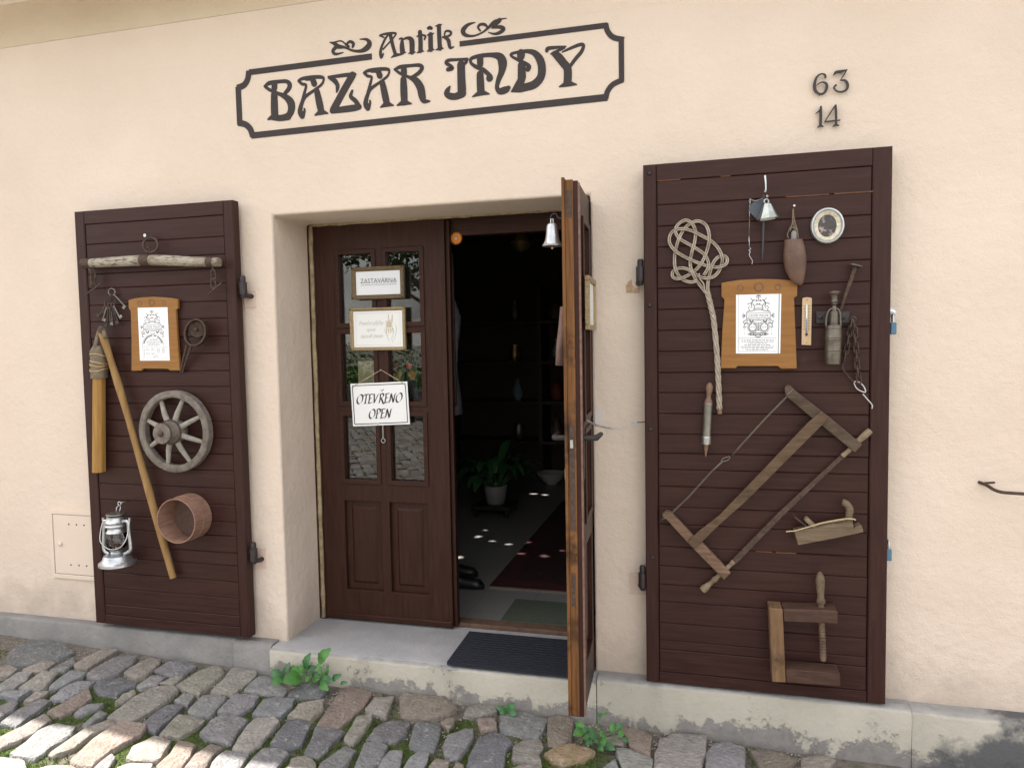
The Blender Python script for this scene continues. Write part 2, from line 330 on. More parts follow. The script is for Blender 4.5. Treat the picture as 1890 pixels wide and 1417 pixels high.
M['roomdark'] = pm('dark_cabinet', (.03,.018,.012), (.05,.03,.02), 4, .5)
M['red'] = pm('carpet_red', (.045,.005,.007), (.014,.005,.006), 26, .95, bump=.5, bscale=200, c3=(.07,.05,.045), s3=16, t3=(.6,.66))
M['redborder'] = pm('carpet_border', (.06,.006,.008), (.036,.005,.006), 40, .95, bump=.5, bscale=200)
M['greenmat'] = pm('green_mat', (.06,.075,.05), (.085,.10,.07), 60, .95, bump=.5, bscale=220)
M['orange'] = pm('orange_paper', (.62,.20,.02), (.70,.26,.03), 20, .6)
M['china'] = pm('china', (.55,.54,.52), (.62,.61,.6), 10, .3)
M['black'] = pm('black_lacquer', (.012,.011,.012), (.02,.018,.018), 20, .4)
M['cloth'] = pm('grey_blue_cloth', (.10,.10,.13), (.15,.15,.18), 30, .95)
M['browncloth'] = pm('brown_cloth', (.13,.08,.065), (.19,.12,.10), 120, .95)
M['card'] = pm('beige_card', (.46,.39,.27), (.52,.44,.31), 10, .8)
M['crisp'] = pm('brown_print', (.35,.15,.05), (.45,.22,.08), 40, .6)
M['redtag'] = pm('red_tag', (.45,.02,.03), (.5,.03,.04), 10, .6)
M['leafg'] = pm('weed_leaf', (.035,.13,.02), (.075,.22,.04), 35, .5, bump=.3, bscale=120)
M['leafd'] = pm('weed_leaf_dark', (.028,.095,.028), (.05,.16,.05), 35, .5, bump=.3, bscale=120)
M['moss'] = pm('moss', (.045,.075,.012), (.10,.15,.025), 30, .95)
M['roof'] = pm('roof_grey', (.12,.12,.115), (.18,.18,.17), 6, .7)
M['zincgutter'] = pm('gutter_zinc', (.28,.29,.28), (.36,.37,.36), 10, .5, .4)
M['hedge'] = pm('hedge_leaf', (.03,.11,.010), (.07,.20,.022), 3, .8, spec=.1)
M['treeleaf'] = pm('tree_leaf', (.018,.045,.012), (.045,.095,.02), 2, .7, spec=.2)
M['bark'] = pm('bark', (.07,.05,.035), (.13,.095,.07), 10, .9, bump=.6, bscale=20)
M['planter'] = pm('grey_planter', (.18,.18,.19), (.25,.25,.26), 5, .6)
# stones take their own tint from the object colour
M['stone'] = pm('cobble_stone', (.66,.65,.64), (1.0,1.0,1.0), 22, .85, bump=1.0, bscale=70, c3=(.40,.385,.365), s3=34, t3=(.56,.78), objcol=True, bdist=.012, spec=.25)
def bedmat():
    m, nt, b = newmat('earth_and_moss'); L = nt.links.new
    tc = N(nt, 'ShaderNodeTexCoord')
    def nz(s, d=8):
        n = N(nt, 'ShaderNodeTexNoise'); n.inputs['Scale'].default_value = s; n.inputs['Detail'].default_value = d; n.inputs['Roughness'].default_value = .7; L(tc.outputs['Object'], n.inputs['Vector']); return n.outputs['Fac']
    rp = N(nt, 'ShaderNodeValToRGB'); e = rp.color_ramp.elements; e[0].position = .3; e[0].color = (.075,.062,.05,1); e[1].position = .72; e[1].color = (.27,.235,.20,1); L(nz(40), rp.inputs[0])
    r2 = N(nt, 'ShaderNodeValToRGB'); e = r2.color_ramp.elements; e[0].position = .3; e[0].color = (.025,.045,.008,1); e[1].position = .7; e[1].color = (.085,.12,.02,1); L(nz(60), r2.inputs[0])
    # moss keeps away from the foot of the wall
    sx = N(nt, 'ShaderNodeSeparateXYZ'); L(tc.outputs['Object'], sx.inputs[0])
    mr = N(nt, 'ShaderNodeMapRange'); mr.inputs[1].default_value = -.12; mr.inputs[2].default_value = -.38; L(sx.outputs[1], mr.inputs[0])
    mu = N(nt, 'ShaderNodeMath', operation='MULTIPLY_ADD'); L(mr.outputs[0], mu.inputs[0]); mu.inputs[1].default_value = .25; L(nz(5), mu.inputs[2])
    mk = N(nt, 'ShaderNodeMapRange'); mk.inputs[1].default_value = .62; mk.inputs[2].default_value = .72; L(mu.outputs[0], mk.inputs[0])
    mx = N(nt, 'ShaderNodeMix', data_type='RGBA'); L(mk.outputs[0], mx.inputs[0]); L(rp.outputs[0], mx.inputs[6]); L(r2.outputs[0], mx.inputs[7])
    L(mx.outputs[2], b.inputs['Base Color']); b.inputs['Roughness'].default_value = .95
    bp = N(nt, 'ShaderNodeBump'); bp.inputs['Strength'].default_value = 1; bp.inputs['Distance'].default_value = .01; L(nz(110, 4), bp.inputs['Height']); L(bp.outputs[0], b.inputs['Normal'])
    return m
M['bed'] = bedmat()
def farcobble():
    m, nt, b = newmat('far_cobbles'); L = nt.links.new
    tc = N(nt, 'ShaderNodeTexCoord'); mp = N(nt, 'ShaderNodeMapping'); mp.inputs['Scale'].default_value = (7,9,7); mp.inputs['Rotation'].default_value = (0,0,.4); L(tc.outputs['Object'], mp.inputs[0])
    v1 = N(nt, 'ShaderNodeTexVoronoi'); v1.inputs['Scale'].default_value = 1; v1.inputs['Randomness'].default_value = .6; L(mp.outputs[0], v1.inputs['Vector'])
    v2 = N(nt, 'ShaderNodeTexVoronoi', feature='DISTANCE_TO_EDGE'); v2.inputs['Scale'].default_value = 1; v2.inputs['Randomness'].default_value = .6; L(mp.outputs[0], v2.inputs['Vector'])
    hs = N(nt, 'ShaderNodeValToRGB'); e = hs.color_ramp.elements; e[0].color = (.17,.17,.18,1); e[1].color = (.27,.225,.18,1)
    sp = N(nt, 'ShaderNodeSeparateColor'); L(v1.outputs['Color'], sp.inputs[0]); L(sp.outputs[0], hs.inputs[0])
    mr = N(nt, 'ShaderNodeMapRange'); mr.inputs[1].default_value = .05; mr.inputs[2].default_value = .14; L(v2.outputs['Distance'], mr.inputs[0])
    mx = N(nt, 'ShaderNodeMix', data_type='RGBA'); L(mr.outputs[0], mx.inputs[0]); mx.inputs[6].default_value = (.05,.06,.03,1); L(hs.outputs[0], mx.inputs[7])
    L(mx.outputs[2], b.inputs['Base Color']); b.inputs['Roughness'].default_value = .85
    bp = N(nt, 'ShaderNodeBump'); bp.inputs['Strength'].default_value = .8; bp.inputs['Distance'].default_value = .03; L(mr.outputs[0], bp.inputs['Height']); L(bp.outputs[0], b.inputs['Normal'])
    return m
M['far'] = farcobble()
def glassmat(name, ior=1.6, tint=(1,1,1)):
    m = bpy.data.materials.new(name); m.use_nodes = True; nt = m.node_tree; nt.nodes.remove(nt.nodes['Principled BSDF'])
    o = nt.nodes['Material Output']; L = nt.links.new
    t = N(nt, 'ShaderNodeBsdfTransparent'); t.inputs[0].default_value = col(tint); g = N(nt, 'ShaderNodeBsdfGlossy'); g.inputs['Roughness'].default_value = .01
    fr = N(nt, 'ShaderNodeFresnel'); fr.inputs[0].default_value = ior; mx = N(nt, 'ShaderNodeMixShader')
    L(fr.outputs[0], mx.inputs[0]); L(t.outputs[0], mx.inputs[1]); L(g.outputs[0], mx.inputs[2]); L(mx.outputs[0], o.inputs[0]); return m
M['glass'] = glassmat('window_glass', 1.62, (.9,.92,.9))
M['lampglass'] = glassmat('lamp_glass', 1.5, (.95,.97,.97))
# ================================================================== the street
street = MB()
xs = [-70,-8.2,4.6,70]; ys = [-80,-9.4,.12,40]
for i in range(3):
    for j in range(3):
        if i == 1 and j == 1: continue
        a, b_, c_, d_ = xs[i], xs[i+1], ys[j], ys[j+1]
        street.add([(a,c_,ground(a)),(b_,c_,ground(b_)),(b_,d_,ground(b_)),(a,d_,ground(a))], [(0,1,2,3)])
STREET = street.build('street', M['far'], kind='structure')
bed = MB(); nx, ny = 130, 96
for j in range(ny+1):
    for i in range(nx+1):
        x = -8.2+12.8*i/nx; y = -9.4+9.52*j/ny
        edge = min(i, nx-i, j, ny-j)
        bed.v.append(V((x, y, ground(x)-(.016 if edge else 0)+(.007*MN.noise(V((x*5, y*5, 0))) if edge else 0))))
for j in range(ny):
    for i in range(nx):
        a = j*(nx+1)+i; bed.f.append((a, a+1, a+nx+2, a+nx+1))
bed.build('joint_bed', M['bed'], STREET, smooth=True)
def inside(p, poly):
    c = False; n = len(poly)
    for i in range(n):
        a, b_ = poly[i], poly[i-1]
        if (a[1] > p[1]) != (b_[1] > p[1]) and p[0] < (b_[0]-a[0])*(p[1]-a[1])/(b_[1]-a[1])+a[0]: c = not c
    return c
def stone_geo(poly, h, rnd, skirt=.03):
    """poly: list of (x,y) on the ground; a rounded, slightly tilted sett"""
    n0 = len(poly); pts = []
    for i in range(n0):                      # one round of corner cutting, a little wobble
        a, b_ = V(poly[i]), V(poly[(i+1) % n0]); pts += [a.lerp(b_, .06), a.lerp(b_, .5), a.lerp(b_, .94)]
    c = sum(pts, V((0,0)))/len(pts); n = len(pts); sd = rnd.random()*50
    tx, ty = rnd.uniform(-.05,.05), rnd.uniform(-.05,.05)
    vs = []
    for k, (s_, dz) in enumerate([(1.06,-skirt), (1.045,-.009), (1.005,-.0025), (.88,0), (.45,.0005)]):
        for q in pts:
            p = c+(q-c)*s_
            wob = MN.noise(V((q.x*26+sd, q.y*26, k*.3)))*.009
            p = p+(q-c).normalized()*wob
            z = ground(p.x)+h+dz+(tx*(p.x-c.x)+ty*(p.y-c.y) if k else 0)+(MN.noise(V((p.x*30+sd, p.y*30, 1.7)))*.0045 if k > 1 else 0)
            vs.append((p.x, p.y, z))
    fs = []
    for k in range(4):
        for i in range(n): fs.append((k*n+i, k*n+(i+1) % n, (k+1)*n+(i+1) % n, (k+1)*n+i))
    fs.append(tuple(4*n+i for i in range(n)))
    return vs, fs
ZA, ZB, ZC, ZD, ZE = Zm(0,1150,5.306), Zm(280,1190,5.727), Zm(560,1210,5.727), Zm(840,1250,5.727), Zm(1120,1290,5.727)
g_, t_, r_, d_, l_ = (.235,.235,.24), (.285,.262,.232), (.255,.215,.185), (.175,.175,.185), (.34,.325,.305)
ST = [  # (window, tint, outline) read off the photograph
(ZA,d_,[(80,300),(170,210),(400,140),(620,190),(720,280),(560,350),(200,410),(80,400)]),
(ZA,t_,[(0,440),(100,415),(180,450),(120,490),(0,515),(-60,480)]),
(ZA,t_,[(220,445),(330,395),(500,375),(540,390),(420,470),(240,470)]),
(ZA,g_,[(470,450),(730,320),(735,385),(640,455),(560,470)]),
(ZA,t_,[(720,390),(1010,255),(1170,265),(980,370),(860,440),(740,440)]),
(ZA,g_,[(850,510),(1000,400),(1200,310),(1330,325),(1310,380),(1150,500),(960,550)]),
(ZA,t_,[(1205,490),(1290,420),(1460,330),(1570,345),(1560,400),(1430,500),(1330,535)]),
(ZA,g_,[(-40,620),(180,480),(320,490),(250,570),(140,640),(0,650)]),
(ZA,g_,[(0,690),(80,655),(310,658),(160,740)]),
(ZA,t_,[(195,625),(260,570),(440,470),(560,490),(470,600),(380,650),(230,655)]),
(ZA,g_,[(480,610),(690,460),(850,480),(800,520),(600,610),(490,650)]),
(ZA,g_,[(490,710),(600,630),(760,555),(930,560),(840,630),(650,725),(500,735)]),
(ZA,d_,[(905,610),(1010,520),(1180,520),(1330,590),(1150,690),(960,670)]),
(ZA,g_,[(1330,600),(1500,490),(1620,520),(1530,600),(1400,620)]),
(ZA,t_,[(240,750),(350,665),(480,655),(430,710),(300,765)]),
(ZA,g_,[(-40,810),(100,755),(180,770),(130,840),(0,925),(-60,900)]),
(ZA,g_,[(10,965),(200,830),(400,735),(500,755),(390,840),(170,995)]),
(ZA,r_,[(460,850),(660,740),(860,625),(905,720),(780,800),(590,895)]),
(ZA,g_,[(720,860),(860,775),(1020,780),(950,830),(770,890)]),
(ZA,t_,[(1120,770),(1200,690),(1310,645),(1320,690),(1220,760)]),
(ZA,t_,[(1060,905),(1300,720),(1500,630),(1690,610),(1740,660),(1580,800),(1300,960),(1230,950)]),
(ZA,g_,[(795,985),(980,850),(1060,870),(960,940),(850,1000)]),
(ZA,d_,[(1405,970),(1620,800),(1751,790),(1790,810),(1740,880),(1530,1060),(1480,1040)]),
(ZA,t_,[(200,1010),(440,880),(495,940),(300,1080),(0,1210),(-60,1200),(-40,1130)]),
(ZA,g_,[(100,1250),(380,1030),(560,960),(740,1010),(700,1080),(500,1210),(330,1320)]),
(ZA,t_,[(490,1260),(850,1010),(1070,920),(1160,970),(900,1080),(730,1210),(540,1280)]),
(ZA,r_,[(700,1330),(900,1140),(1180,975),(1430,1000),(1370,1090),(1080,1240),(890,1395)]),
(ZA,t_,[(1240,1330),(1300,1210),(1520,1110),(1680,1160),(1560,1330),(1400,1345)]),
(ZA,l_,[(-80,1300),(150,1310),(240,1335),(270,1417),(200,1480),(-60,1500)]),
(ZA,t_,[(350,1420),(450,1375),(700,1380),(760,1420),(640,1500),(360,1500)]),
(ZA,g_,[(890,1417),(1090,1260),(1130,1290),(1050,1420),(930,1480)]),
(ZA,l_,[(1150,1420),(1300,1375),(1490,1380),(1470,1440),(1250,1520)]),
(ZB,g_,[(20,260),(180,165),(350,160),(470,220),(330,310),(220,320)]),
(ZB,t_,[(85,410),(260,330),(330,340),(220,425)]),
(ZB,t_,[(240,425),(480,275),(640,215),(720,230),(770,290),(600,420),(500,510)]),
(ZB,t_,[(630,465),(860,245),(1110,265),(1100,320),(960,430),(850,510)]),
(ZB,g_,[(960,470),(1130,330),(1260,330),(1430,460),(1390,530)]),
(ZB,d_,[(1440,520),(1600,395),(1790,390),(1860,470),(1780,560),(1700,565)]),
(ZB,g_,[(240,580),(340,490),(460,525),(370,635)]),
(ZB,g_,[(375,680),(540,520),(790,520),(770,590),(620,740),(440,735)]),
(ZB,g_,[(695,700),(880,520),(1145,525),(1050,650),(900,735)]),
(ZB,g_,[(1050,720),(1190,560),(1310,535),(1510,560),(1470,650),(1360,755)]),
(ZB,t_,[(1440,740),(1560,620),(1820,575),(1800,670),(1660,795)]),
(ZB,t_,[(75,945),(280,745),(420,760),(560,800),(480,870),(290,970)]),
(ZB,g_,[(520,935),(640,790),(800,725),(1020,790),(920,890),(830,1030),(560,980)]),
(ZB,l_,[(860,1080),(920,970),(1090,780),(1290,770),(1360,810),(1250,920),(1150,1030),(1020,1125)]),
(ZB,d_,[(1240,1040),(1440,800),(1570,790),(1680,860),(1580,1050),(1450,1090)]),
(ZB,r_,[(50,1290),(200,1130),(290,1010),(470,1050),(400,1180),(300,1310),(120,1360)]),
(ZB,r_,[(340,1300),(450,1150),(620,1040),(770,1060),(640,1160),(560,1300),(440,1370)]),
(ZB,g_,[(610,1300),(690,1180),(790,1110),(1020,1150),(930,1300),(760,1370)]),
(ZB,g_,[(980,1300),(1170,1070),(1380,1080),(1450,1130),(1320,1300),(1150,1390)]),
(ZB,t_,[(1420,1300),(1480,1190),(1620,1160),(1740,1240),(1740,1300),(1580,1400)]),
(ZC,d_,[(0,1010),(130,740),(250,745),(435,800),(360,870),(170,1050)]),
(ZC,g_,[(160,1190),(200,1130),(440,955),(550,990),(480,1110),(400,1220),(240,1270)]),
(ZC,r_,[(140,710),(400,340),(560,330),(720,390),(640,520),(370,750)]),
(ZC,t_,[(650,560),(760,430),(960,430),(870,650)]),
(ZC,r_,[(1020,430),(1100,390),(1500,450),(1620,560),(1500,620),(1300,660),(1080,640),(1030,570)]),
(ZC,t_,[(420,870),(560,640),(730,620),(720,680),(540,915)]),
(ZC,d_,[(660,860),(760,750),(930,665),(1130,700),(1080,830),(960,900),(840,890)]),
(ZC,d_,[(1115,940),(1190,690),(1420,700),(1460,760),(1380,990),(1230,990)]),
(ZC,r_,[(1440,690),(1560,650),(1600,700),(1530,780)]),
(ZC,g_,[(550,1160),(640,920),(830,900),(890,950),(800,1120),(690,1200)]),
(ZC,g_,[(780,1190),(900,970),(1050,970),(1010,1186),(900,1260)]),
(ZC,g_,[(1060,1190),(1130,1070),(1210,1005),(1320,1040),(1280,1186),(1160,1260)]),
(ZC,r_,[(1320,1190),(1400,1085),(1545,1110),(1520,1200),(1400,1260)]),
(ZC,r_,[(1580,1190),(1620,1110),(1690,1150),(1690,1230),(1600,1260)]),
(ZC,g_,[(1470,930),(1530,830),(1720,750),(1790,765),(1800,850),(1640,1080),(1500,1050)]),
(ZD,t_,[(90,380),(160,290),(260,255),(440,300),(440,360),(220,420)]),
(ZD,d_,[(130,920),(160,830),(240,640),(380,575),(520,600),(600,690),(540,740),(510,950),(320,1000)]),
(ZD,g_,[(470,490),(490,390),(700,350),(960,420),(970,470),(870,620),(480,540)]),
(ZD,r_,[(985,420),(1200,390),(1250,460),(1220,640),(1110,715),(985,690)]),
(ZD,t_,[(600,860),(620,700),(720,640),(900,640),(930,720),(890,800),(910,920)]),
(ZD,(.33,.24,.15),[(950,800),(1040,740),(1200,700),(1340,710),(1490,780),(1330,860),(1150,900),(1020,870)]),
(ZD,t_,[(580,960),(700,925),(900,930),(920,980),(740,1060)]),
(ZD,r_,[(240,440),(430,430),(440,540),(280,560)]),
(ZD,g_,[(1540,960),(1620,890),(1690,850),(1740,960),(1640,1040)]),
(ZD,t_,[(1580,640),(1700,590),(1820,640),(1760,720),(1640,700)]),
(ZE,r_,[(150,290),(400,320),(475,390),(460,590),(240,480)]),
(ZE,l_,[(100,530),(200,515),(470,620),(470,740),(190,760)]),
(ZE,l_,[(505,760),(510,580),(560,420),(700,370),(1040,400),(1040,560),(960,760)]),
(ZE,g_,[(1040,760),(1050,580),(1130,470),(1280,455),(1450,510),(1450,760)]),
(ZE,r_,[(1520,540),(1660,530),(1900,560),(2000,640),(1900,740),(1640,760)]),
(ZE,t_,[(2050,600),(2300,580),(2420,640),(2300,760),(2060,740)]),
]
rnd = random.Random(3); traced = []
for i, (z, tint, pl) in enumerate(ST):
    poly = [PG(*z(x, y), .004) for x, y in pl]; poly = [(p.x, min(p.y, -.09)) for p in poly]
    traced.append(poly)
    vs, fs = stone_geo(poly, .005+rnd.uniform(-.003,.006), rnd)
    o = MB().add(vs, fs).build('cobble', M['stone'], STREET, smooth=38)
    k = rnd.uniform(.88, 1.14); o.color = (tint[0]*k*rnd.uniform(.96,1.05), tint[1]*k, tint[2]*k*rnd.uniform(.95,1.04), 1)
tcent = [(sum(p[0] for p in q)/len(q), sum(p[1] for p in q)/len(q), max((V(p)-V(q[0])).length for p in q)) for q in traced]
stuff = [MB() for _ in range(3)]
ang = radians(58); ca, sa = cos(ang), sin(ang)
for i in range(-72, 72):
    for j in range(-90, 90):
        u = (i+.5*(j % 2))*.17+rnd.uniform(-.012,.012); v_ = j*.125+rnd.uniform(-.008,.008)
        x = -1.8+u*ca-v_*sa; y = -2.8+u*sa+v_*ca
        if not (-8.1 < x < 4.5 and -9.3 < y < -.2 and (y > -5.5 or x < -1.5)): 
            rnd.random(); continue
        q = proj(V((x, y, ground(x)))); v0 = V((x,y,0))-CAM
        if v0.dot(_f) > .3 and -60 < q[0] < 1900 and q[1] < 1438: continue
        lx, ly = .078*rnd.uniform(.82,1.06), .055*rnd.uniform(.85,1.08)
        c4 = [(-lx,-ly),(lx,-ly),(lx,ly),(-lx,ly)]
        poly = [(x+(a+rnd.uniform(-.012,.012))*ca-(b_+rnd.uniform(-.012,.012))*sa, y+(a+rnd.uniform(-.012,.012))*sa+(b_+rnd.uniform(-.012,.012))*ca) for a, b_ in c4]
        bad = False
        for (cx, cy, rr), tp in zip(tcent, traced):
            if abs(cx-x) < .35 and abs(cy-y) < .35 and (any(inside(p, tp) for p in poly) or inside((x,y), tp) or any(inside(t, poly) for t in tp)): bad = True; break
        if bad: continue
        vs, fs = stone_geo(poly, .005+rnd.uniform(-.004,.006), rnd); stuff[rnd.randrange(3)].add(vs, fs)
for k, (mbk, tint) in enumerate(zip(stuff, (g_, t_, (.21,.175,.155)))):
    o = mbk.build('cobbles', M['stone'], STREET, smooth=38, kind='stuff'); o.color = (*tint, 1)
# ================================================================== the building
SHOP = thing('shop_building', 'cream plastered shop front with a dark brown double door and wide open shutters', 'building', (-1.2, .2, .1))
OL, OR, OT = -1.911, -.448, 2.186
wl = MB(); X = lambda pts: [V((x, 0, z)) for x, z in pts]
wl.ext(X([(-9,-.6),(OL,-.6),(OL,OT),(OR,OT-.004),(OR,-.6),(7,-.6),(7,3.3),(-9,3.3)]), .45)
wl.build('facade_wall', M['plaster'], SHOP, bevel=.011, seg=3)
# cove and cornice edge
prof = [(.02,2.90),(-.0006,2.90),(-.0008,2.96),(-.0015,3.0),(-.005,3.05),(-.014,3.095),(.02,3.095)]
MB().ext([V((-9,y,z)) for y, z in prof], V((16,0,0))).build('cove', M['plaster'], SHOP, smooth=50)
prof = [(.02,3.096),(-.0155,3.096),(-.035,3.135),(-.075,3.17),(-.13,3.19),(-.20,3.198),(-.20,3.36),(.6,3.36),(.6,3.096)]
MB().ext([V((-9,y,z)) for y, z in prof], V((16,0,0))).build('cornice', M['cove'], SHOP, smooth=50)
ev = MB().ext([V((-9.2,y,z)) for y, z in [(-.40,3.35),(-.40,3.372),(.65,3.75),(.65,3.362)]], V((16.4,0,0)))
ev.build('roof_edge', M['roof'], SHOP)
gp = [(-.33+.062*cos(a), 3.335+.062*sin(a)) for a in [pi+pi*i/10 for i in range(11)]]
gi = [(-.33+.056*cos(a), 3.337+.056*sin(a)) for a in [2*pi-pi*i/10 for i in range(11)]]
MB().ext([V((-9.2,y,z)) for y, z in gp+gi], V((16.4,0,0))).build('gutter', M['zincgutter'], SHOP, smooth=30)
def rough_box(x0, x1, y0, y1, z0, z1, nx, amp, seed, rad=.012):
    """long box with a rounded uneven nose (y0 is the front)"""
    mb = MB(); sec = [(y1,z0),(y0,z0),(y0,z0+(z1-z0)*.35),(y0,z0+(z1-z0)*.7),(y0,z1-rad),(y0+rad*.35,z1-rad*.35),(y0+rad,z1),(y0+(y1-y0)*.5,z1),(y1,z1)]
    m = len(sec)
    for i in range(nx+1):
        x = x0+(x1-x0)*i/nx
        for k, (y, z) in enumerate(sec):
            d = 0 if k in (0, m-1) else amp*MN.noise(V((x*6+seed, k*.7, seed)))+amp*.6*MN.noise(V((x*23+seed, k*1.3, seed)))
            mb.v.append(V((x, y+d, z+(d*.6 if k >= 4 and k < m-1 else 0))))
    for i in range(nx):
        for k in range(m):
            a = i*m+k; b_ = i*m+(k+1) % m; mb.f.append((a, b_, b_+m, a+m))
    mb.f.append(tuple(range(m))); mb.f.append(tuple(nx*m+k for k in reversed(range(m)))); return mb
rough_box(-9,-2.16,-.055,.004,-.4,.203,120,.006,1).build('plinth', M['concrete'], SHOP, smooth=45)
rough_box(-2.157,-1.957,-.072,.004,-.4,.20,10,.008,5,.02).build('plinth', M['concrete'], SHOP, smooth=45)
rough_box(-.43,.742,-.082,.004,-.4,.202,70,.006,2,.016).build('plinth', M['flaking2'], SHOP, smooth=45)
rough_box(.744,7,-.080,.004,-.4,.199,300,.006,3,.016).build('plinth', M['flaking2'], SHOP, smooth=45)
rough_box(-1.954,-.433,-.088,-.05,-.4,.188,70,.006,4,.016).build('doorstep_face', M['flaking'], SHOP, smooth=45)
rough_box(-1.953,-.434,-.080,.34,.0,.1925,70,.003,9,.02).build('doorstep', M['step_top'], SHOP, smooth=45)
# door frame in the reveal
MB().box(-1.925,-1.872,.302,.40,.19,OT+.02).build('door_jamb', M['door'], SHOP, bevel=.003)
MB().box(-.498,-.44,.325,.40,.19,OT+.02).build('door_jamb', M['door'], SHOP, bevel=.003)
MB().box(-1.871,-.50,.349,.41,2.10,OT+.02).build('door_head', M['door_rail'], SHOP, bevel=.004)
MB().box(-1.871,-.50,.303,.346,2.181,OT+.03).build('door_head', M['door_rail'], SHOP)
MB().box(-1.871,-.50,.345,.42,.15,.212).build('threshold', pm('worn_threshold', (.07,.04,.025), (.14,.08,.05), 30, .8), SHOP, bevel=.006)
M['caulk'] = pm('old_caulk', (.40,.33,.20), (.20,.14,.08), 30, .9, bump=.6, bscale=90)
mb = MB()
cz = [.2+.06*i for i in range(34)]
mb.tube([V((-1.888+.004*MN.noise(V((0,0,z*9))), .300, z)) for z in cz], [.011+.004*MN.noise(V((3,0,z*14))) for z in cz], 6)
mb.tube([V((-1.88+.05*i, .300, OT-.003+.003*MN.noise(V((i*.9,5,0))))) for i in range(28)], [.009+.004*MN.noise(V((i*.8,1,0))) for i in range(28)], 6)
mb.build('caulk_joint', M['caulk'], SHOP, smooth=True)
# ---------------- left door leaf (closed)
def leaf_frame(mb, T, panes, panels, x0, x1, z0, z1):
    """frame solid of a leaf: outer outline with the openings cut out; T maps (x,y,z) local to the place"""
    pass
PX = [(-1.742,-1.566),(-1.489,-1.316)]; PZs = [(1.694,2.032),(1.307,1.643),(.917,1.238)]; PNX = [(-1.752,-1.552),(-1.507,-1.307)]; PNZ = (.357,.809)
def door_leaf(T, x0, x1, z0, z1, label, flip=1):
    out = [(x0,z0),(x1,z0),(x1,z1),(x0,z1)]; hol = [[(a,c),(b,c),(b,d),(a,d)] for a, b in PX for c, d in PZs]+[[(a,PNZ[0]),(b,PNZ[0]),(b,PNZ[1]),(a,PNZ[1])] for a, b in PNX]
    mb = MB().holed([V((x,.30,z)) for x, z in out], [[V((x,.30,z)) for x, z in h] for h in hol], .045)
    mb.v = [T(p) for p in mb.v]; d = mb.build('door', M['door'], SHOP, bevel=.003); d['label'] = label
    def piece(name, mbp, mat, **k):
        mbp.v = [T(p) for p in mbp.v]; return mbp.build(name, mat, d, **k)
    for a, b in PX:
        for c, e in PZs:
            piece('pane', MB().box(a-.004,b+.004,.320,.324,c-.004,e+.004), M['glass'])
            m = MB()                             # raised moulding round the pane
            for lo, hi, y in ((.022,0,.293),):
                m.holed([V((x,y,z)) for x, z in [(a-lo,c-lo),(b+lo,c-lo),(b+lo,e+lo),(a-lo,e+lo)]], [[V((x,y,z)) for x, z in [(a+.001,c+.001),(b-.001,c+.001),(b-.001,e-.001),(a+.001,e-.001)]]], .0065)
            piece('moulding', m, M['door_rail'], bevel=.004)
            m2 = MB().holed([V((x,.3245,z)) for x, z in [(a+.001,c+.001),(b-.001,c+.001),(b-.001,e-.001),(a+.001,e-.001)]], [[V((x,.3245,z)) for x, z in [(a+.012,c+.012),(b-.012,c+.012),(b-.012,e-.012),(a+.012,e-.012)]]], .012)
            piece('glazing_bead', m2, M['door_rail'])
    for a, b in PNX:
        c, e = PNZ; q = lambda i, y: [V((x,y,z)) for x, z in [(a+i,c+i),(b-i,c+i),(b-i,e-i),(a+i,e-i)]]
        m = MB(); m.add(q(.0,.336)+q(.0,.322)+q(.03,.322)+q(.042,.314), [(3,2,1,0),(12,13,14,15)]+[(k*4+i,k*4+(i+1)%4,k*4+4+(i+1)%4,k*4+4+i) for k in range(3) for i in range(4)])
        piece('panel', m, M['door'])
    return d, piece
ID = lambda p: V(p)
dl, pc = door_leaf(ID, -1.8695, -1.188, .2, 2.176, 'closed leaf of the glazed double door, with two framed notices on it')
pc('astragal', MB().box(-1.188,-1.170,.318,.352,.205,2.172), M['door'], bevel=.003)
pc('drip_rail', MB().cbox(-1.868,-1.190,.292,.2995,.205,.232,.004), M['door_rail'])
# ---------------- right door leaf (swung open)
hx, hy = -.4885, .318; LW = .715; ex, ey = -.455-.0, -.398
dv = V((ex-hx, ey-hy, 0)).normalized(); nv = V((-dv.y, dv.x, 0))    # nv points to +X (outer face of the leaf)
def TR(p):       # the closed-leaf frame, mirrored, turned about its hinge: x=-1.8695 is the hinge side
    s = p[0]+1.8695; return V((hx, hy, p[2]))+dv*(s*LW/.6815)+nv*(.3225-p[1])
dr, pr = door_leaf(TR, -1.8695, -1.188, .202, 2.158, 'door leaf swung open towards the street, bare worn wood on its edge')
edge = lambda s0, s1, y0, y1, z0, z1: MB().box(s0, s1, y0, y1, z0, z1)
m = edge(-1.1885,-1.183,.316,.346,.206,2.162); pr('edge_strip', m, M['raw'], bevel=.002)
m = edge(-1.215,-1.176,.346,.357,.206,2.170); pr('rebate_lip', m, M['raw'], bevel=.002)
m = edge(-1.196,-1.1855,.2925,.2995,.21,2.15); pr('edge_bead', m, pm('worn_pink_edge', (.22,.12,.09), (.10,.05,.035), 30, .7))
m = edge(-1.183,-1.1815,.322,.340,.90,1.29); pr('lock_plate', m, M['iron'])
m = edge(-1.1815,-1.174,.326,.337,1.205,1.235); pr('latch', m, M['steel'], bevel=.001)
m = edge(-1.183,-1.1815,.325,.339,.62,.745); pr('lock_plate', m, M['iron'])
m = edge(-1.183,-1.1815,.322,.340,2.03,2.125); pr('lock_plate', m, M['iron'])
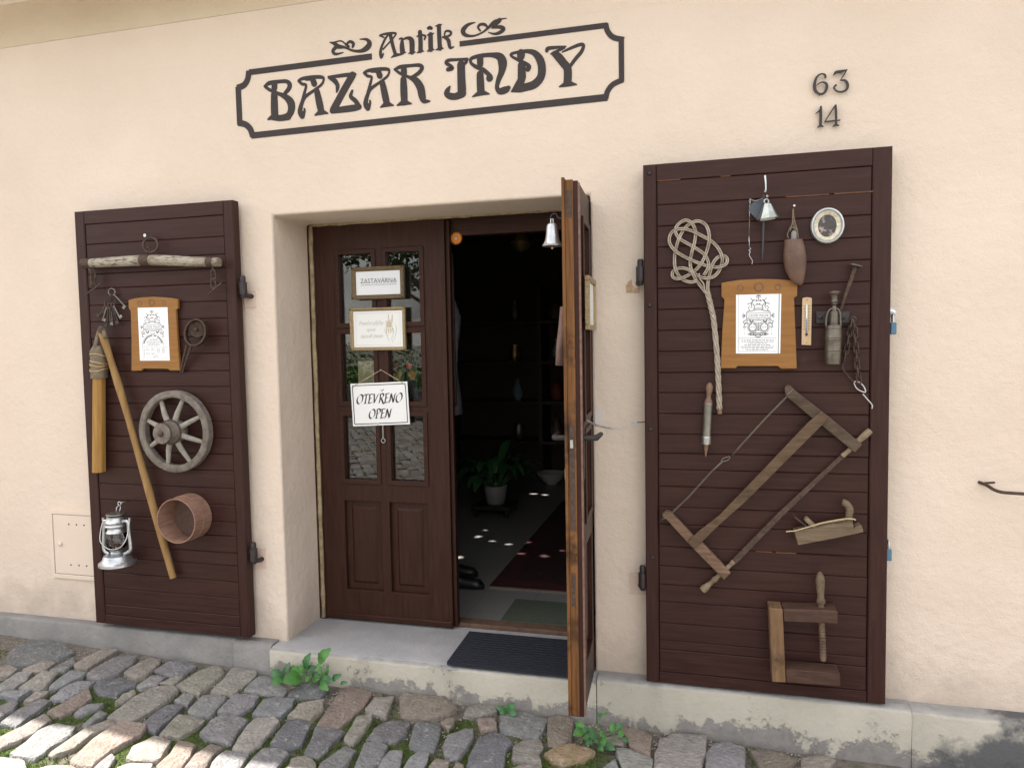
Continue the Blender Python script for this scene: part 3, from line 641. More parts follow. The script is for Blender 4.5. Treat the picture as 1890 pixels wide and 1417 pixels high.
for sgn, yf in ((1,.352),(-1,.298)):
    m = MB(); yy = yf+sgn*.05
    m.tube([V((-1.226,yf-sgn*.012,1.236)),V((-1.226,yy-.006*sgn,1.236)),V((-1.232,yy,1.236)),V((-1.345,yy+sgn*.006,1.234))], [.011,.011,.0115,.009], 10)
    m.box(-1.246,-1.206,min(yf,yf+sgn*.006),max(yf,yf+sgn*.006),1.08,1.29); pr('handle', m, M['darkiron'], smooth=35)
m = edge(-1.24,-1.20,.345,.362,1.085,1.125); pr('keyhole_plate', m, M['brass'], bevel=.002)
# ---------------- shutters
YS = -.075
def shutter(x0, x1, z0, z1, xl, xr, joints, label, hinge_x, hinges, side, bolts, dark):
    s = MB().box(x0+.006, x1-.006, -.048, -.030, z0+.006, z1-.006).build('shutter', M['shutter'], SHOP); s['label'] = label
    MB().cbox(x0, xl-.001, YS, -.0285, z0, z1, .004).build('stile', M['shutter_v'], s)
    MB().cbox(xr+.001, x1, YS, -.0285, z0, z1, .004).build('stile', M['shutter_v'], s)
    MB().cbox(xl, xr, YS+.0015, -.0485, joints[0]+.0004, z1, .0018).build('rail', M['shutter'], s)
    MB().cbox(xl, xr, YS+.0015, -.0485, z0, joints[-1]-.0004, .0018).build('rail', M['shutter'], s)
    for a, b in zip(joints[:-1], joints[1:]):
        dy = rnd.uniform(-.0012,.0012)
        MB().cbox(xl+.001, xr-.001, YS+.0042+dy, -.0485, b+.0004, a-.0004, .0032).build('board', M['shutter'], s)
    for bx, bz in bolts:
        MB().lathe([(.0085,0),(.0085,.002),(.006,.0055),(.0,.0065)], V((bx, YS, bz)), V((0,-1,0)), 12).build('bolt', M['darkiron'], s, smooth=40)
    for hz in hinges:
        m = MB(); c = V((hinge_x, -.052, hz))
        m.lathe([(.009,-.05),(.0125,-.042),(.0125,-.036),(.0175,-.035),(.0175,.022),(.0125,.024),(.0125,.045),(.009,.052)], c, seg=14)
        m.tube([c+V((0,0,.005)), c+V((-side*.05,.0,.005))], .007, 8); m.tube([c+V((0,0,-.038)), c+V((side*.012,.03,-.04)), c+V((side*.012,.062,-.04))], .011, 8)
        m.build('hinge', M['darkiron'], s, smooth=40)
    return s
ry = [333.6,378.3,417.7,456.2,495,532.6,571.4,610.2,648.7,687.5,725,763,801,836,866,897,935,967,1008,1044,1078,1110,1149,1181,1198,1239]
jR = [P(1217, y, YS).z for y in ry]
sr = shutter(-.2285,.654,.211,2.267,-.1775,.589,jR,'right-hand shutter of dark brown boards hung with saw, plane and carpet beater',-.243,[P(1180,503,-.05).z,P(1184,1066,-.05).z],-1,
        [(P(1199,563,YS).x,P(1199,563,YS).z),(P(1201,792,YS).x,P(1201,792,YS).z),(P(1204,1028,YS).x,P(1204,1028,YS).z),(P(1199,320,YS).x,P(1199,320,YS).z)],None)
ly_ = [396,435.6,468.7,494,522,555,587,620,651.5,684,713.5,745.5,778,809,838.5,869,902,933,964,990,1021,1045,1074.5,1104.6,1137,1157]
def lx_(y): return 413+25*(y-396)/(1157-396)
jL = [P(lx_(y), y, YS).z for y in ly_]
sL = shutter(-2.942,-2.064,.228,2.2535,-2.885,-2.114,jL,'left-hand shutter of dark brown boards hung with wheel, lantern and flail',-2.040,[P(447,530,-.05).z,P(463,1020,-.05).z],1,[],None)
for (a, b, zpx, th) in [(1214,1256,330,.005),(1330,1348,317,.004),(1450,1530,359,.0035),(1540,1614,354,.004),(1395,1425,1018,.003),(1432,1470,1020,.003)]:
    p, q = P(a, zpx, YS+.003), P(b, zpx, YS+.003); zz = (p.z+q.z)/2; jz = min(jR, key=lambda j: abs(j-zz))
    MB().box(p.x, q.x, YS+.0022, YS+.006, jz-.002, jz+th-.001).build('raw_split', M['rawline'], sr)
# plaster repairs at the hinges, paint daub, rust stain
for pts, mt in [([(449,538),(472,537),(472,567),(451,568)],'patch'),([(468,1012),(489,1012),(491,1048),(470,1050)],'patch'),([(1161,1056),(1192,1055),(1192,1097),(1162,1096)],'patch')]:
    MB().ext([P(x, y, -.005) for x, y in pts], .008).build('plaster_patch', M[mt], SHOP)
M['daub'] = pm('white_daub', (.64,.60,.57), (.60,.55,.50), 20, .8)
M['ruststain'] = pm('rust_stain', (.36,.22,.12), (.55,.42,.3), 60, .9)
MB().ext([V(p) for p in crv([P(x, y, -.0018) for x, y in [(1099,755),(1108,754),(1114,762),(1113,772),(1107,782),(1099,785)]], 4, True)], .004).build('paint_daub', M['daub'], SHOP)
MB().ext([P(x, y, -.0018) for x, y in [(1155,528),(1160,519),(1166,516),(1167,526),(1173,532),(1181,531),(1180,541),(1156,541)]], .004).build('rust_stain', M['ruststain'], SHOP)
# ================================================================== painted sign
Z1, Z2, R1 = Zm(430,80,5.108), Zm(780,20,4.846), Zm(420,20,2.487)
SIGN = thing('shop_sign', 'brown lettering painted on the wall in a notched frame, reading Antik Bazar Jndy', 'sign', P(800,150,0))
depth_i = [0]; WK = [1.16]; CAPS = [True]
def mpp(x, y, Y): return (P(x+1, y, Y)-P(x, y, Y)).length*.985
def strokes(z, S_, Y, thick, mb, smooth=6, off=(0,0)):
    for st in S_:
        st = [(a+off[0], b+off[1], c) for a, b, c in st]
        pts = cr(st, smooth) if len(st) > 2 else st
        depth_i[0] += 1; dy = -(depth_i[0] % 9)*.00006
        k = mpp(*z(pts[0][0], pts[0][1]), Y)/z.k
        L_ = [(P(*z(a, b), Y), max(c*WK[0], 2)*k) for a, b, c in pts]
        mb.ribbon(L_, dy-thick, thick)
        for (pp, wd) in (L_[0], L_[-1]):      # round ends
            if wd > 0 and CAPS[0]:
                depth_i[0] += 1; d2 = -(depth_i[0] % 9)*.00006-.0006
                mb.ext([pp+V((wd/2*cos(2*pi*q/10), d2-thick, wd/2*sin(2*pi*q/10))) for q in range(10)], thick)
A_ = [[(620,355,18),(660,335,24),(750,322,26),(838,322,24),(856,345,16),(835,392,18),(760,450,20),(682,508,26),(650,570,30),(634,640,38),(648,675,46)],[(655,690,40),(676,640,18),(674,618,12)],
      [(622,360,20),(655,387,22),(690,397,18),(675,470,22),(652,560,26)],[(750,335,40),(768,385,46)],[(690,340,24),(740,335,30)],[(792,452,44),(815,560,54),(832,640,50)],[(776,680,10),(832,652,40),(895,662,10)]]
LET = {
 'B':(Z1,[[(392,385,46),(392,425,46)],[(390,490,52),(392,600,58),(395,690,58)],[(332,720,10),(372,702,36),(440,707,44),(525,697,44)],[(302,405,16),(345,378,30),(430,364,26),(505,362,28),(535,390,34),(528,430,34),(492,472,26)],[(302,408,20),(345,440,24),(420,472,24),(500,510,42),(545,560,58),(553,620,56),(528,680,48),(470,702,40)]]),
 'A':(Z1,A_),
 'Z':(Z1,[[(978,462,12),(986,430,28),(985,392,32),(955,352,36),(910,325,26)],[(905,322,20),(1000,310,26),(1080,300,28),(1150,295,26)],[(1128,305,56),(1050,440,56),(985,560,56),(948,628,58)],[(935,642,36),(1030,627,46),(1140,612,48),(1190,602,42)],[(1192,600,34),(1155,545,34),(1112,503,30),(1126,450,18)]]),
 'A2':(Z1,A_),
 'R':(Z1,[[(1612,250,48),(1612,290,50)],[(1608,345,50),(1612,450,58),(1616,545,54)],[(1550,587,10),(1614,562,42),(1682,572,10)],[(1526,250,18),(1580,225,28),(1680,213,24),(1760,210,28),(1784,236,30),(1752,282,30),(1690,322,24)],[(1526,250,18),(1580,288,22),(1650,318,22),(1722,352,50),(1768,420,60),(1785,500,56),(1804,545,40),(1856,548,12)]]),
 'J':(Z2,[[(228,528,30),(264,518,30),(250,495,26),(212,470,26),(232,446,24),(310,440,20),(400,436,22)],[(395,440,20),(385,468,24),(335,492,20)],[(345,485,60),(347,600,62),(352,715,66)],[(355,740,64),(300,768,50),(245,765,48),(216,745,40),(226,712,36),(246,678,10)]]),
 'N':(Z2,[[(600,605,54),(602,584,34),(545,532,32),(475,502,28),(432,466,22),(440,428,26),(520,405,30),(620,398,34),(690,415,58),(716,470,68),(708,545,50),(680,620,38),(666,690,32),(694,722,48),(745,708,52),(768,692,34)],[(515,432,50),(516,482,48)],[(515,570,52),(518,650,58),(522,722,58)],[(450,770,10),(522,737,40),(596,746,10)]]),
 'D':(Z2,[[(880,382,60),(880,412,58)],[(886,488,58),(888,600,64)],[(885,620,60),(850,670,50),(810,716,24)],[(800,722,16),(860,698,60),(930,684,58),(1000,660,62),(1055,600,60),(1068,520,60),(1050,440,58),(1000,380,42),(930,364,28),(850,374,22),(795,388,20),(797,410,18),(850,440,22),(920,474,28),(952,500,32),(942,525,38)]]),
 'Y':(Z2,[[(1112,362,26),(1122,340,28),(1200,330,22),(1282,322,10)],[(1150,388,14),(1235,348,22),(1270,335,14)],[(1180,388,44),(1215,415,60),(1260,470,60),(1297,525,62),(1297,640,62)],[(1225,682,10),(1297,656,42),(1376,662,10)],[(1250,372,10),(1330,335,22),(1410,305,26),(1440,315,24),(1420,370,28),(1370,430,28),(1322,495,26)]]),
}
for k_, (z, S_) in LET.items():
    mb = MB(); strokes(z, S_, 0, .0022, mb, off=(618,-75) if k_ == 'A2' else (0,0)); mb.build('letter', M['signpaint'], SIGN)
ZT = Zm(600,60,5.559)
ANT = [
 (R1,[[(706,214,12),(703,198,12),(705,175,9),(722,135,8),(738,112,6)],[(712,208,8),(716,198,4)],[(700,114,5),(725,108,9),(768,104,8),(770,115,6),(740,150,5),(714,178,6)],[(700,116,6),(718,124,6)],[(748,112,14),(760,165,13),(772,205,13)],[(752,216,3),(775,204,12),(800,203,3)]]),
 (ZT,[[(765,72,12),(790,66,16),(790,140,40),(795,205,42)],[(800,75,12),(850,60,24),(890,90,44),(893,205,42)],[(762,228,6),(797,210,24),(830,206,6)],[(858,220,6),(893,205,24),(928,205,6)]]),
 (ZT,[[(945,45,10),(985,30,16),(1030,40,16),(1020,75,14)],[(975,0,36),(980,100,38),(980,190,38)],[(945,214,6),(980,195,24),(1015,195,6)]]),
 (Z2,[[(52,160,22),(66,155,26),(80,160,22)],[(42,222,6),(66,215,20),(100,205,6)],[(72,215,34),(72,290,36),(74,350,36)],[(44,366,6),(74,350,24),(104,350,6)]]),
 (Z2,[[(115,140,6),(150,135,20),(172,125,6)],[(147,140,32),(150,240,32),(156,340,34)],[(120,354,6),(156,340,24),(186,338,6)],[(195,230,10),(205,188,14),(240,185,16),(255,200,18),(240,225,16),(180,240,12)],[(195,240,18),(230,265,28),(240,310,26),(250,335,20),(280,325,8)]]),
]
for z, S_ in ANT:
    mb = MB(); strokes(z, S_, 0, .0022, mb); mb.build('letter', M['signpaint'], SIGN)
mb = MB(); strokes(R1, [[(470,147,3),(492,152,12),(508,165,16),(540,170,8),(575,184,8),(612,186,12),(640,172,20),(652,152,18),(640,134,10),(608,132,3)],[(498,168,14),(484,186,12),(496,200,10),(532,193,3)],[(490,146,4),(520,140,5),(540,152,6),(556,166,10)],[(575,168,8),(578,152,12),(562,143,10),(544,158,8)],[(484,150,10),(500,158,12)]], 0, .0022, mb)
mb.build('scroll_ornament', M['signpaint'], SIGN)
mb = MB(); strokes(Z2, [[(470,108,6),(405,130,24),(362,180,36),(385,220,26),(455,228,14),(530,200,12),(585,158,18),(640,108,30),(690,82,14),(750,70,6)],[(515,180,14),(497,150,16),(520,125,20),(560,128,20),(582,152,14)],[(688,88,34),(655,125,26),(622,158,10)],[(622,158,8),(690,148,26),(726,166,28),(690,198,26),(640,210,16),(590,196,6)]], 0, .0022, mb)
mb.build('scroll_ornament', M['signpaint'], SIGN)
def conv(z, pts): return [(z(a, b)[0], z(a, b)[1], 10) for a, b in pts]
ZP = Zm(0,0,1)
frs = [conv(Z1,[(1310,127),(700,200),(152,277)]), conv(Z1,[(152,262),(140,340),(106,396),(40,424)]), conv(Z1,[(50,412),(66,768)]), conv(Z1,[(52,752),(120,768),(165,812),(188,880)]),
       conv(Z1,[(175,872)])+conv(Z2,[(1655,776)]), conv(Z2,[(1638,790),(1655,722),(1705,660),(1795,618)]), conv(Z2,[(1780,632),(1777,240)]), conv(Z2,[(1800,262),(1705,240),(1655,185),(1638,120)]), conv(Z2,[(1652,132),(990,216),(332,300)])]
mb = MB(); CAPS[0] = False; WK[0] = 1.0
for i, st in enumerate(frs):
    if i in (0, 4, 8): st = [st[0], st[-1]]
    strokes(ZP, [st], 0, .0022, mb)
mb.build('sign_frame', M['signpaint'], SIGN); CAPS[0] = True
# house numbers
ZN = Zm(1470,100,8.853)
def digits(name_label, groups, px):
    t = thing('house_number', name_label, 'house number', P(*px, 0))
    for S_ in groups:
        mb = MB(); strokes(ZN, S_, -.008, .006, mb, 5); mb.build('digit', M['numeral'], t)
        pt = S_[0][len(S_[0])//2]; c = P(*ZN(pt[0], pt[1]), -.009); MB().tube([c, c+V((0,.011,0))], .003, 6).build('peg', M['numeral'], t)
    return t
digits('dark metal house number 63, above the number 14', [
 [[(472,390,34),(462,348,30),(410,330,18),(350,362,32),(308,430,44),(292,530,50),(312,612,46),(380,658,26),(450,640,38),(492,560,48),(484,492,38),(430,466,20),(370,482,16),(326,522,10)]],
 [[(600,358,8),(640,308,44),(730,290,42),(825,266,14)],[(815,270,26),(770,350,20),(715,435,14)],[(715,435,14),(790,440,34),(832,500,44),(818,580,44),(750,622,30),(670,618,24),(622,580,22),(612,545,28),(640,518,36)]]], (1532,152))
digits('dark metal house number 14, below the number 63', [
 [[(312,980,12),(370,932,22),(398,885,30)],[(396,870,34),(396,1000,44),(390,1170,44)],[(340,1203,12),(390,1178,36),(437,1192,12)]],
 [[(632,845,24),(550,970,22),(462,1108,18)],[(462,1114,22),(600,1098,24),(710,1085,14)],[(636,850,36),(645,1000,36),(645,1160,36)],[(590,1190,10),(640,1163,36),(692,1174,10)]]], (1528,216))
# ================================================================== meter box, iron rod, padlocks
t = thing('utility_box', 'cream painted utility cupboard door set in the wall behind the left shutter', 'utility box', V((-3.15,0,.42)))
MB().holed([V((x,-.012,z)) for x, z in [(-3.268,.415),(-2.88,.415),(-2.88,.772),(-3.268,.772)]], [[V((x,-.012,z)) for x, z in [(-3.246,.437),(-2.9,.437),(-2.9,.75),(-3.246,.75)]]], .016).build('frame', M['boxpaint'], t, bevel=.002)
MB().cbox(-3.2435,-2.9025,-.0095,.004,.4395,.7475,.002).build('door', M['boxpaint'], t)
c = P(112,1003,-.01); MB().lathe([(.011,0),(.012,.006),(.006,.011),(0,.012)], c, V((0,-1,0)), 14).build('knob', M['boxpaint'], t, smooth=40)
for x, y in [(127,967),(141,968),(155,969),(131,1042),(146,1043),(160,1044)]:
    c = P(x, y, -.0097); MB().lathe([(.0045,0),(.0045,.0006)], c, V((0,-1,0)), 10).build('vent_hole', M['black'], t)
zr = Zm(1640,560,2.832); pts = [(490,940),(515,950),(550,972),(590,985),(640,990),(720,995),(800,998)]
yy = [-.012,-.03,-.06,-.075,-.08,-.08,-.08]
path = crv([P(*zr(x, y), v) for (x, y), v in zip(pts, yy)], 5)
m = MB().tube([V((path[0].x-.01, .01, path[0].z+.003))]+path, .0062, 8); m.tube([P(*zr(500,938), -.006), P(*zr(555,935), -.03)], .004, 6)
tag(m.build('iron_rod', M['iron'], None, smooth=40), 'bent rusty iron rod sticking out of the wall at the far right', 'iron rod')
def padlock(px, py, label, show):
    c = P(px, py, -.045); t = thing('padlock', label, 'padlock', c, 'blue padlocks on the right shutter')
    x, y, z = .6675 if show else .660, -.045, c.z
    x = .668 if show else .6625
    MB().box(x-.010,x+.010,y-.017,y+.017,z-.022,z+.022).build('body', M['blue'], t, bevel=.003)
    sh = [V((x, y+.011*cos(a), z+.022+(.018 if 0 < a < pi else 0)+.012*sin(a))) for a in [pi*i/8 for i in range(9)]]
    MB().tube([V((x,y+.011,z+.018))]+sh+[V((x,y-.011,z+.018))], .0035, 8).build('shackle', M['steel'], t, smooth=True)
    if show:
        MB().tube([V((x-.014+.012*0, y, z+.054)), V((x, y, z+.054)), V((x+.004, -.02, z+.058)), V((x+.004, .01, z+.058))], .0045, 8).build('staple', M['zinc'], t, smooth=True)
        MB().lathe([(.016,0),(.016,.003),(.012,.006)], V((x+.005,0,z+.058)), V((0,-1,0)), 16).build('washer', M['zinc'], t, smooth=40)
    else: MB().tube([V((x-.004,y,z+.042)),V((x-.004,.008,z+.042))], .004, 8).build('staple', M['darkiron'], t)
padlock(1651,606,'upper blue padlock hanging beside the right shutter, under a shiny wall staple', True)
padlock(1641,1022,'lower blue padlock, half hidden behind the edge of the right shutter', False)
# ================================================================== chain helper
def link(mb, c, d, L_, W_, r, tw=0.0):
    d = V(d).normalized(); n = V((0,-1,0)); u = d.cross(n)
    u = V((1,0,0)) if u.length < .1 else u.normalized(); n = u.cross(d); s = u*cos(tw)+n*sin(tw)
    pts = []
    h = max(L_/2-W_/2, .0005)
    for i in range(16):
        a = 2*pi*i/16; q = d*((h if sin(a) >= 0 else -h)+W_/2*sin(a))+s*(W_/2*cos(a)); pts.append(V(c)+q)
    return mb.tube(pts, r, 6, True)
def ring(mb, c, R, r, n=V((0,-1,0)), seg=20, fl=1.0):
    n = V(n).normalized(); u = n.orthogonal().normalized(); v = n.cross(u)
    return mb.tube([V(c)+u*(R*cos(2*pi*i/seg))+v*(R*fl*sin(2*pi*i/seg)) for i in range(seg)], r, 8, True)
# ================================================================== things on the left shutter
ZW = Zm(140,420,6.441)
t = thing('whippletree', 'whitewashed wooden whippletree with iron ring and toggle chains at top of left shutter', 'whippletree', P(*ZW(840,400),YS))
yc = YS-.034
bar = [P(*ZW(x, y), yc) for x, y in [(95,428),(300,418),(560,402),(840,390),(1100,392),(1400,406),(1705,412)]]; bp_ = crv(bar, 5)
n = len(bp_); MB().tube(bp_, [.0205+.0045*sin(pi*i/(n-1)) for i in range(n)], 14).build('bar', M['whitewood'], t, smooth=40)
for x, wd, yv in [(135,48,427),(838,52,390),(1605,36,410)]:
    a, b = P(*ZW(x-wd, yv), yc), P(*ZW(x+wd, yv+(1 if x > 840 else -2)), yc); MB().tube([a, b], .0272 if x == 838 else .0235, 16).build('iron_band', M['iron'], t, smooth=40)
c = P(*ZW(888,208), yc); m = MB(); ring(m, c, .0345, .0055, V((.25,-1,.1))); m.build('ring', M['iron'], t, smooth=True)
m = MB(); a = P(*ZW(860,250), yc); m.tube(crv([a+V((-.008,0,-.05)), a+V((-.007,0,-.01)), a+V((0,0,.008)), a+V((.007,0,-.01)), a+V((.008,0,-.05))], 4), .0045, 8); m.build('staple', M['iron'], t, smooth=True)
m = MB(); a = P(*ZW(912,120), YS+.006); m.tube([a, a+V((0,-.05,.004))], .004, 8); m.lathe([(.008,0),(.008,.004)], a+V((0,-.046,.004)), V((0,-1,0)), 10); m.build('nail', M['zinc'], t, smooth=40)
for lks, tg, hk in [([(205,560,.3),(208,650,1.4)], [(130,788),(302,664)], (165,490)), ([(1636,560,.2),(1636,665,.3)], [(1568,805),(1736,652)], (1628,480))]:
    m = MB(); a = P(*ZW(*hk), yc); m.tube(crv([a+V((-.004,0,.012)), a+V((.004,-.004,-.004)), a+V((.012,0,-.02)), a+V((.006,.004,-.03))], 4), .0045, 8)
    for x, y, tw in lks: link(m, P(*ZW(x, y), yc), V((.05,0,-1)), .046, .021, .0042, tw)
    m.build('chain', M['iron'], t, smooth=True)
    a, b = P(*ZW(*tg[0]), yc+.012), P(*ZW(*tg[1]), yc-.012); MB().tube([a, a.lerp(b,.5), b], [.0035,.0055,.0035], 8).build('toggle', M['iron'], t, smooth=True)
# keys
t = thing('key_bunch', 'bunch of old iron keys on rings, below the left end of the whippletree', 'keys', P(*ZW(420,900),YS))
def key(a, b, ringR=.0, bit=1, nm='key'):
    m = MB(); a, b = V(a), V(b); d = (b-a).normalized(); s = V((0,-1,0)).cross(d).normalized()
    m.tube([a, b], .0033, 8); m.tube([a+d*.004, a+d*.009], .005, 8)
    if ringR: ring(m, a-d*ringR, ringR, .0028, V((.3,-1,0)), 14)
    m.obox(b-d*.009+s*bit*.008, d*.007, s*.008, V((0,.0016,0))); return m
y0 = YS-.012
m = key(P(*ZW(452,792),y0), P(*ZW(596,948),y0), .016, -1); m.build('key', M['pewter'], t, smooth=40)
m = MB(); ring(m, P(*ZW(405,888),y0), .026, .0022, V((.2,-1,.2))); ring(m, P(*ZW(430,830),y0-.004), .011, .002, V((1,-.4,0)), 14); m.build('key_ring', M['iron'], t, smooth=True)
for k, (x0_, y_0, x1_, y_1) in enumerate([(350,935,265,1068),(370,945,318,1110),(385,950,372,1190),(402,945,408,1120),(418,950,440,1162),(432,945,484,1165),(445,940,508,1140),(452,930,530,1086),(375,940,345,1030)]):
    key(P(*ZW(x0_,y_0),y0-.003*(k%4)), P(*ZW(x1_,y_1),y0-.004*(k%4)), .008 if k % 3 == 0 else 0, 1 if k % 2 else -1).build('key', [M['iron'], M['pewter'], M['darkiron']][k % 3], t, smooth=40)
m = MB(); a = P(*ZW(432,745), YS+.006); m.tube([a, a+V((0,-.03,.003))], .0028, 8); m.build('nail', M['iron'], t)
# ---------------------------------------------------------------- framed papers: drawing helpers
def bil(c4):
    a, b, c, d = c4                        # tl, tr, br, bl
    return lambda u, v: (a*(1-u)+b*u)*(1-v)+(d*(1-u)+c*u)*v
class Draw:
    """flat print on a sheet: u 0..1 to the right, v 0..1 downwards"""
    def __init__(s, c4, asp): s.m, s.asp, s.n = bil(c4), asp, 0; s.nrm = V((0,-1,0))
    def pt(s, u, v, lift): p = s.m(u, v); return V((p.x, p.y-lift, p.z))
    def poly(s, mb, pts):
        s.n += 1; l = .0004+.00003*(s.n % 12); mb.add([s.pt(u, v, l) for u, v in pts], [tuple(range(len(pts)))])
    def line(s, mb, pts, w, n=5, taper=False):
        pts = cr(pts, n) if len(pts) > 2 and n > 1 else pts; L_, R_ = [], []
        for i, (u, v) in enumerate(pts):
            a, b = pts[max(i-1,0)], pts[min(i+1,len(pts)-1)]; du, dv_ = b[0]-a[0], (b[1]-a[1])*s.asp; l = sqrt(du*du+dv_*dv_) or 1
            ww = w*(sin(pi*(i+.6)/(len(pts)+.2)) if taper else 1); nx_, ny_ = -dv_/l*ww/2, du/l*ww/2/s.asp; L_.append((u+nx_, v+ny_)); R_.append((u-nx_, v-ny_))
        s.n += 1; l = .0004+.00003*(s.n % 12); b0 = len(mb.v)
        mb.v += [s.pt(u, v, l) for u, v in L_]+[s.pt(u, v, l) for u, v in R_]; k = len(pts)
        mb.f += [(b0+i, b0+i+1, b0+k+i+1, b0+k+i) for i in range(k-1)]
    def circ(s, mb, u, v, r, w, a0=0, a1=360, n=26):
        s.line(mb, [(u+r*cos(radians(a0+(a1-a0)*i/n)), v-r/s.asp*sin(radians(a0+(a1-a0)*i/n))) for i in range(n+1)], w, 1)
    def disc(s, mb, u, v, r, n=16): s.poly(mb, [(u+r*cos(2*pi*i/n), v+r/s.asp*sin(2*pi*i/n)) for i in range(n)])
    def text(s, mb, body, u, v, width, size=None, shear=0, hscale=1.0):
        cu = bpy.data.curves.new('txt', 'FONT'); cu.body = body; cu.align_x = 'CENTER'; cu.shear = shear; cu.size = 1; cu.resolution_u = 2
        ob = bpy.data.objects.new('txt', cu); COL.objects.link(ob); dg = bpy.context.evaluated_depsgraph_get(); dg.update()
        me = ob.evaluated_get(dg).to_mesh(); co_ = [v_.co.copy() for v_ in me.vertices]; fc = [tuple(p.vertices) for p in me.polygons]
        x0, x1 = min(c.x for c in co_), max(c.x for c in co_); k = width/(x1-x0); cxm = (x0+x1)/2
        s.n += 1; l = .0004+.00003*(s.n % 12); b0 = len(mb.v)
        mb.v += [s.pt(u+(c.x-cxm)*k, v-c.y*k/s.asp*hscale, l) for c in co_]; mb.f += [tuple(i+b0 for i in f) for f in fc]
        bpy.data.objects.remove(ob); bpy.data.curves.remove(cu)
    def words(s, mb, u0, u1, v, h, rn):        # print too small to read: word-length dashes
        u = u0
        while u < u1-.01:
            l = min(rn.uniform(.03,.10), u1-u); s.poly(mb, [(u,v),(u+l,v),(u+l,v+h),(u,v+h)]); u += l+.018
def sheetbuild(mb, name, mat, parent):
    me = bpy.data.meshes.new(name); me.from_pydata(mb.v, [], mb.f); me.update(); me.materials.append(mat)
    o = bpy.data.objects.new(name, me); COL.objects.link(o); par(o, parent); return o
def crest(D, mb, gm, cu, sc, v0):
    """crown, two rearing beasts over a scroll banner; sizes relative to sheet width"""
    q = lambda u, v: (cu+u*sc, v0+v*sc/D.asp)
    for sg in (-1, 1):
        D.line(mb, [q(sg*.09,-.30), q(sg*.15,-.36), q(sg*.20,-.30), q(sg*.24,-.24), q(sg*.22,-.14), q(sg*.28,-.05)], .035*sc, 4, True)
        D.line(mb, [q(sg*.17,-.30), q(sg*.27,-.42)], .02*sc, 1); D.line(mb, [q(sg*.22,-.26), q(sg*.38,-.22)], .022*sc, 1); D.line(mb, [q(sg*.20,-.24), q(sg*.13,-.14), q(sg*.16,-.04)], .022*sc, 4)
        D.line(mb, [q(sg*.27,-.16), q(sg*.34,-.10), q(sg*.30,-.03), q(sg*.36,.02)], .018*sc, 4)
        D.line(gm, [q(sg*.10,-.12), q(sg*.16,-.08), q(sg*.12,-.02)], .016*sc, 4)
    D.line(mb, [q(-.08,-.46), q(0,-.49), q(.08,-.46)], .035*sc, 4); D.line(mb, [q(-.08,-.42), q(.08,-.42)], .012*sc, 1); D.line(mb, [q(0,-.52), q(0,-.30)], .018*sc, 1)
    D.disc(mb, *q(-.06,-.33), .03*sc, 10); D.disc(mb, *q(.06,-.33), .03*sc, 10); D.line(mb, [q(-.06,-.24), q(0,-.20), q(.06,-.24)], .03*sc, 4)
    D.line(gm, [q(-.16,-.16), q(0,-.20), q(.16,-.16)], .02*sc, 4); D.line(gm, [q(-.15,-.05), q(0,-.09), q(.15,-.05)], .02*sc, 4)
    D.line(gm, [q(-.40,.03), q(-.2,.00), q(0,-.04), q(.2,.00), q(.40,.03)], .03*sc, 4); D.line(mb, [q(-.40,.08), q(.40,.08)], .012*sc, 1)
    D.line(mb, [q(-.40,.24), q(.40,.24)], .014*sc, 1); D.line(gm, [q(-.38,.27), q(0,.31), q(.38,.27)], .025*sc, 4)
    for sg in (-1, 1):
        D.line(mb, [q(sg*.40,.05), q(sg*.40,.27)], .018*sc, 1)
        for k in range(5): D.line(mb if k % 2 else gm, [q(sg*.43,.16+.0*k), q(sg*(.52+.02*(2-abs(k-2))),.16+(k-2)*.045)], .018*sc, 1)
        D.line(gm, [q(sg*.38,.28), q(sg*.46,.31)], .02*sc, 1)
    D.text(mb, 'LUDVÍK PIALER', cu, v0+.195*sc/D.asp, .70*sc)
def fancy(D, mb, gm, cu, sc, v0):
    q = lambda u, v: (cu+u*sc, v0+v*sc/D.asp)
    for sg in (-1, 1):
        D.line(mb, [q(sg*.14,-.02), q(sg*.20,.06), q(sg*.28,-.03)], .05*sc, 4, True); D.line(gm, [q(sg*.30,.03), q(sg*.38,.0), q(sg*.46,.06)], .025*sc, 4)
        D.line(mb, [q(sg*.30,.10), q(sg*.37,.07), q(sg*.40,.12)], .03*sc, 4); D.line(mb, [q(sg*.46,.02), q(sg*.42,.12), q(sg*.45,.22)], .018*sc, 4); D.line(gm, [q(sg*.36,.18), q(sg*.42,.22)], .03*sc, 1)
    for k in range(5): D.line(gm, [q(-.08+.04*k,-.02-.015*(2-abs(k-2))), q(-.07+.04*k,.02)], .014*sc, 1)
    D.line(gm, [q(-.10,.06), q(0,.10), q(.10,.06)], .02*sc, 4)
def board(name_label, zz, outline, paper, rings, thick, paper_asp):
    pts = [P(*zz(x, y), YS-thick) for x, y in outline]; c = sum(pts, V())/len(pts)
    t = thing('notice_board', name_label, 'notice board', V((c.x, YS, min(p.z for p in pts))))
    pp = [P(*zz(x, y), YS-thick) for x, y in paper]
    MB().ext(pts, thick-.001).build('wooden_board', M['honey'], t, bevel=.003)
    for x, y, r in rings:
        q = P(*zz(x, y), YS-thick); R_ = r/zz.k*mpp(*zz(x, y), YS); m = MB(); ring(m, q, R_, R_*.17); m.build('carved_ring', M['turned'], t, smooth=True)
    MB().ext([p+V((0,-.0014,0)) for p in pp], .002).build('paper', M['paper'], t)
    return t, Draw([p+V((0,-.0014,0)) for p in pp], paper_asp)
ZL = Zm(230,540,8.859)
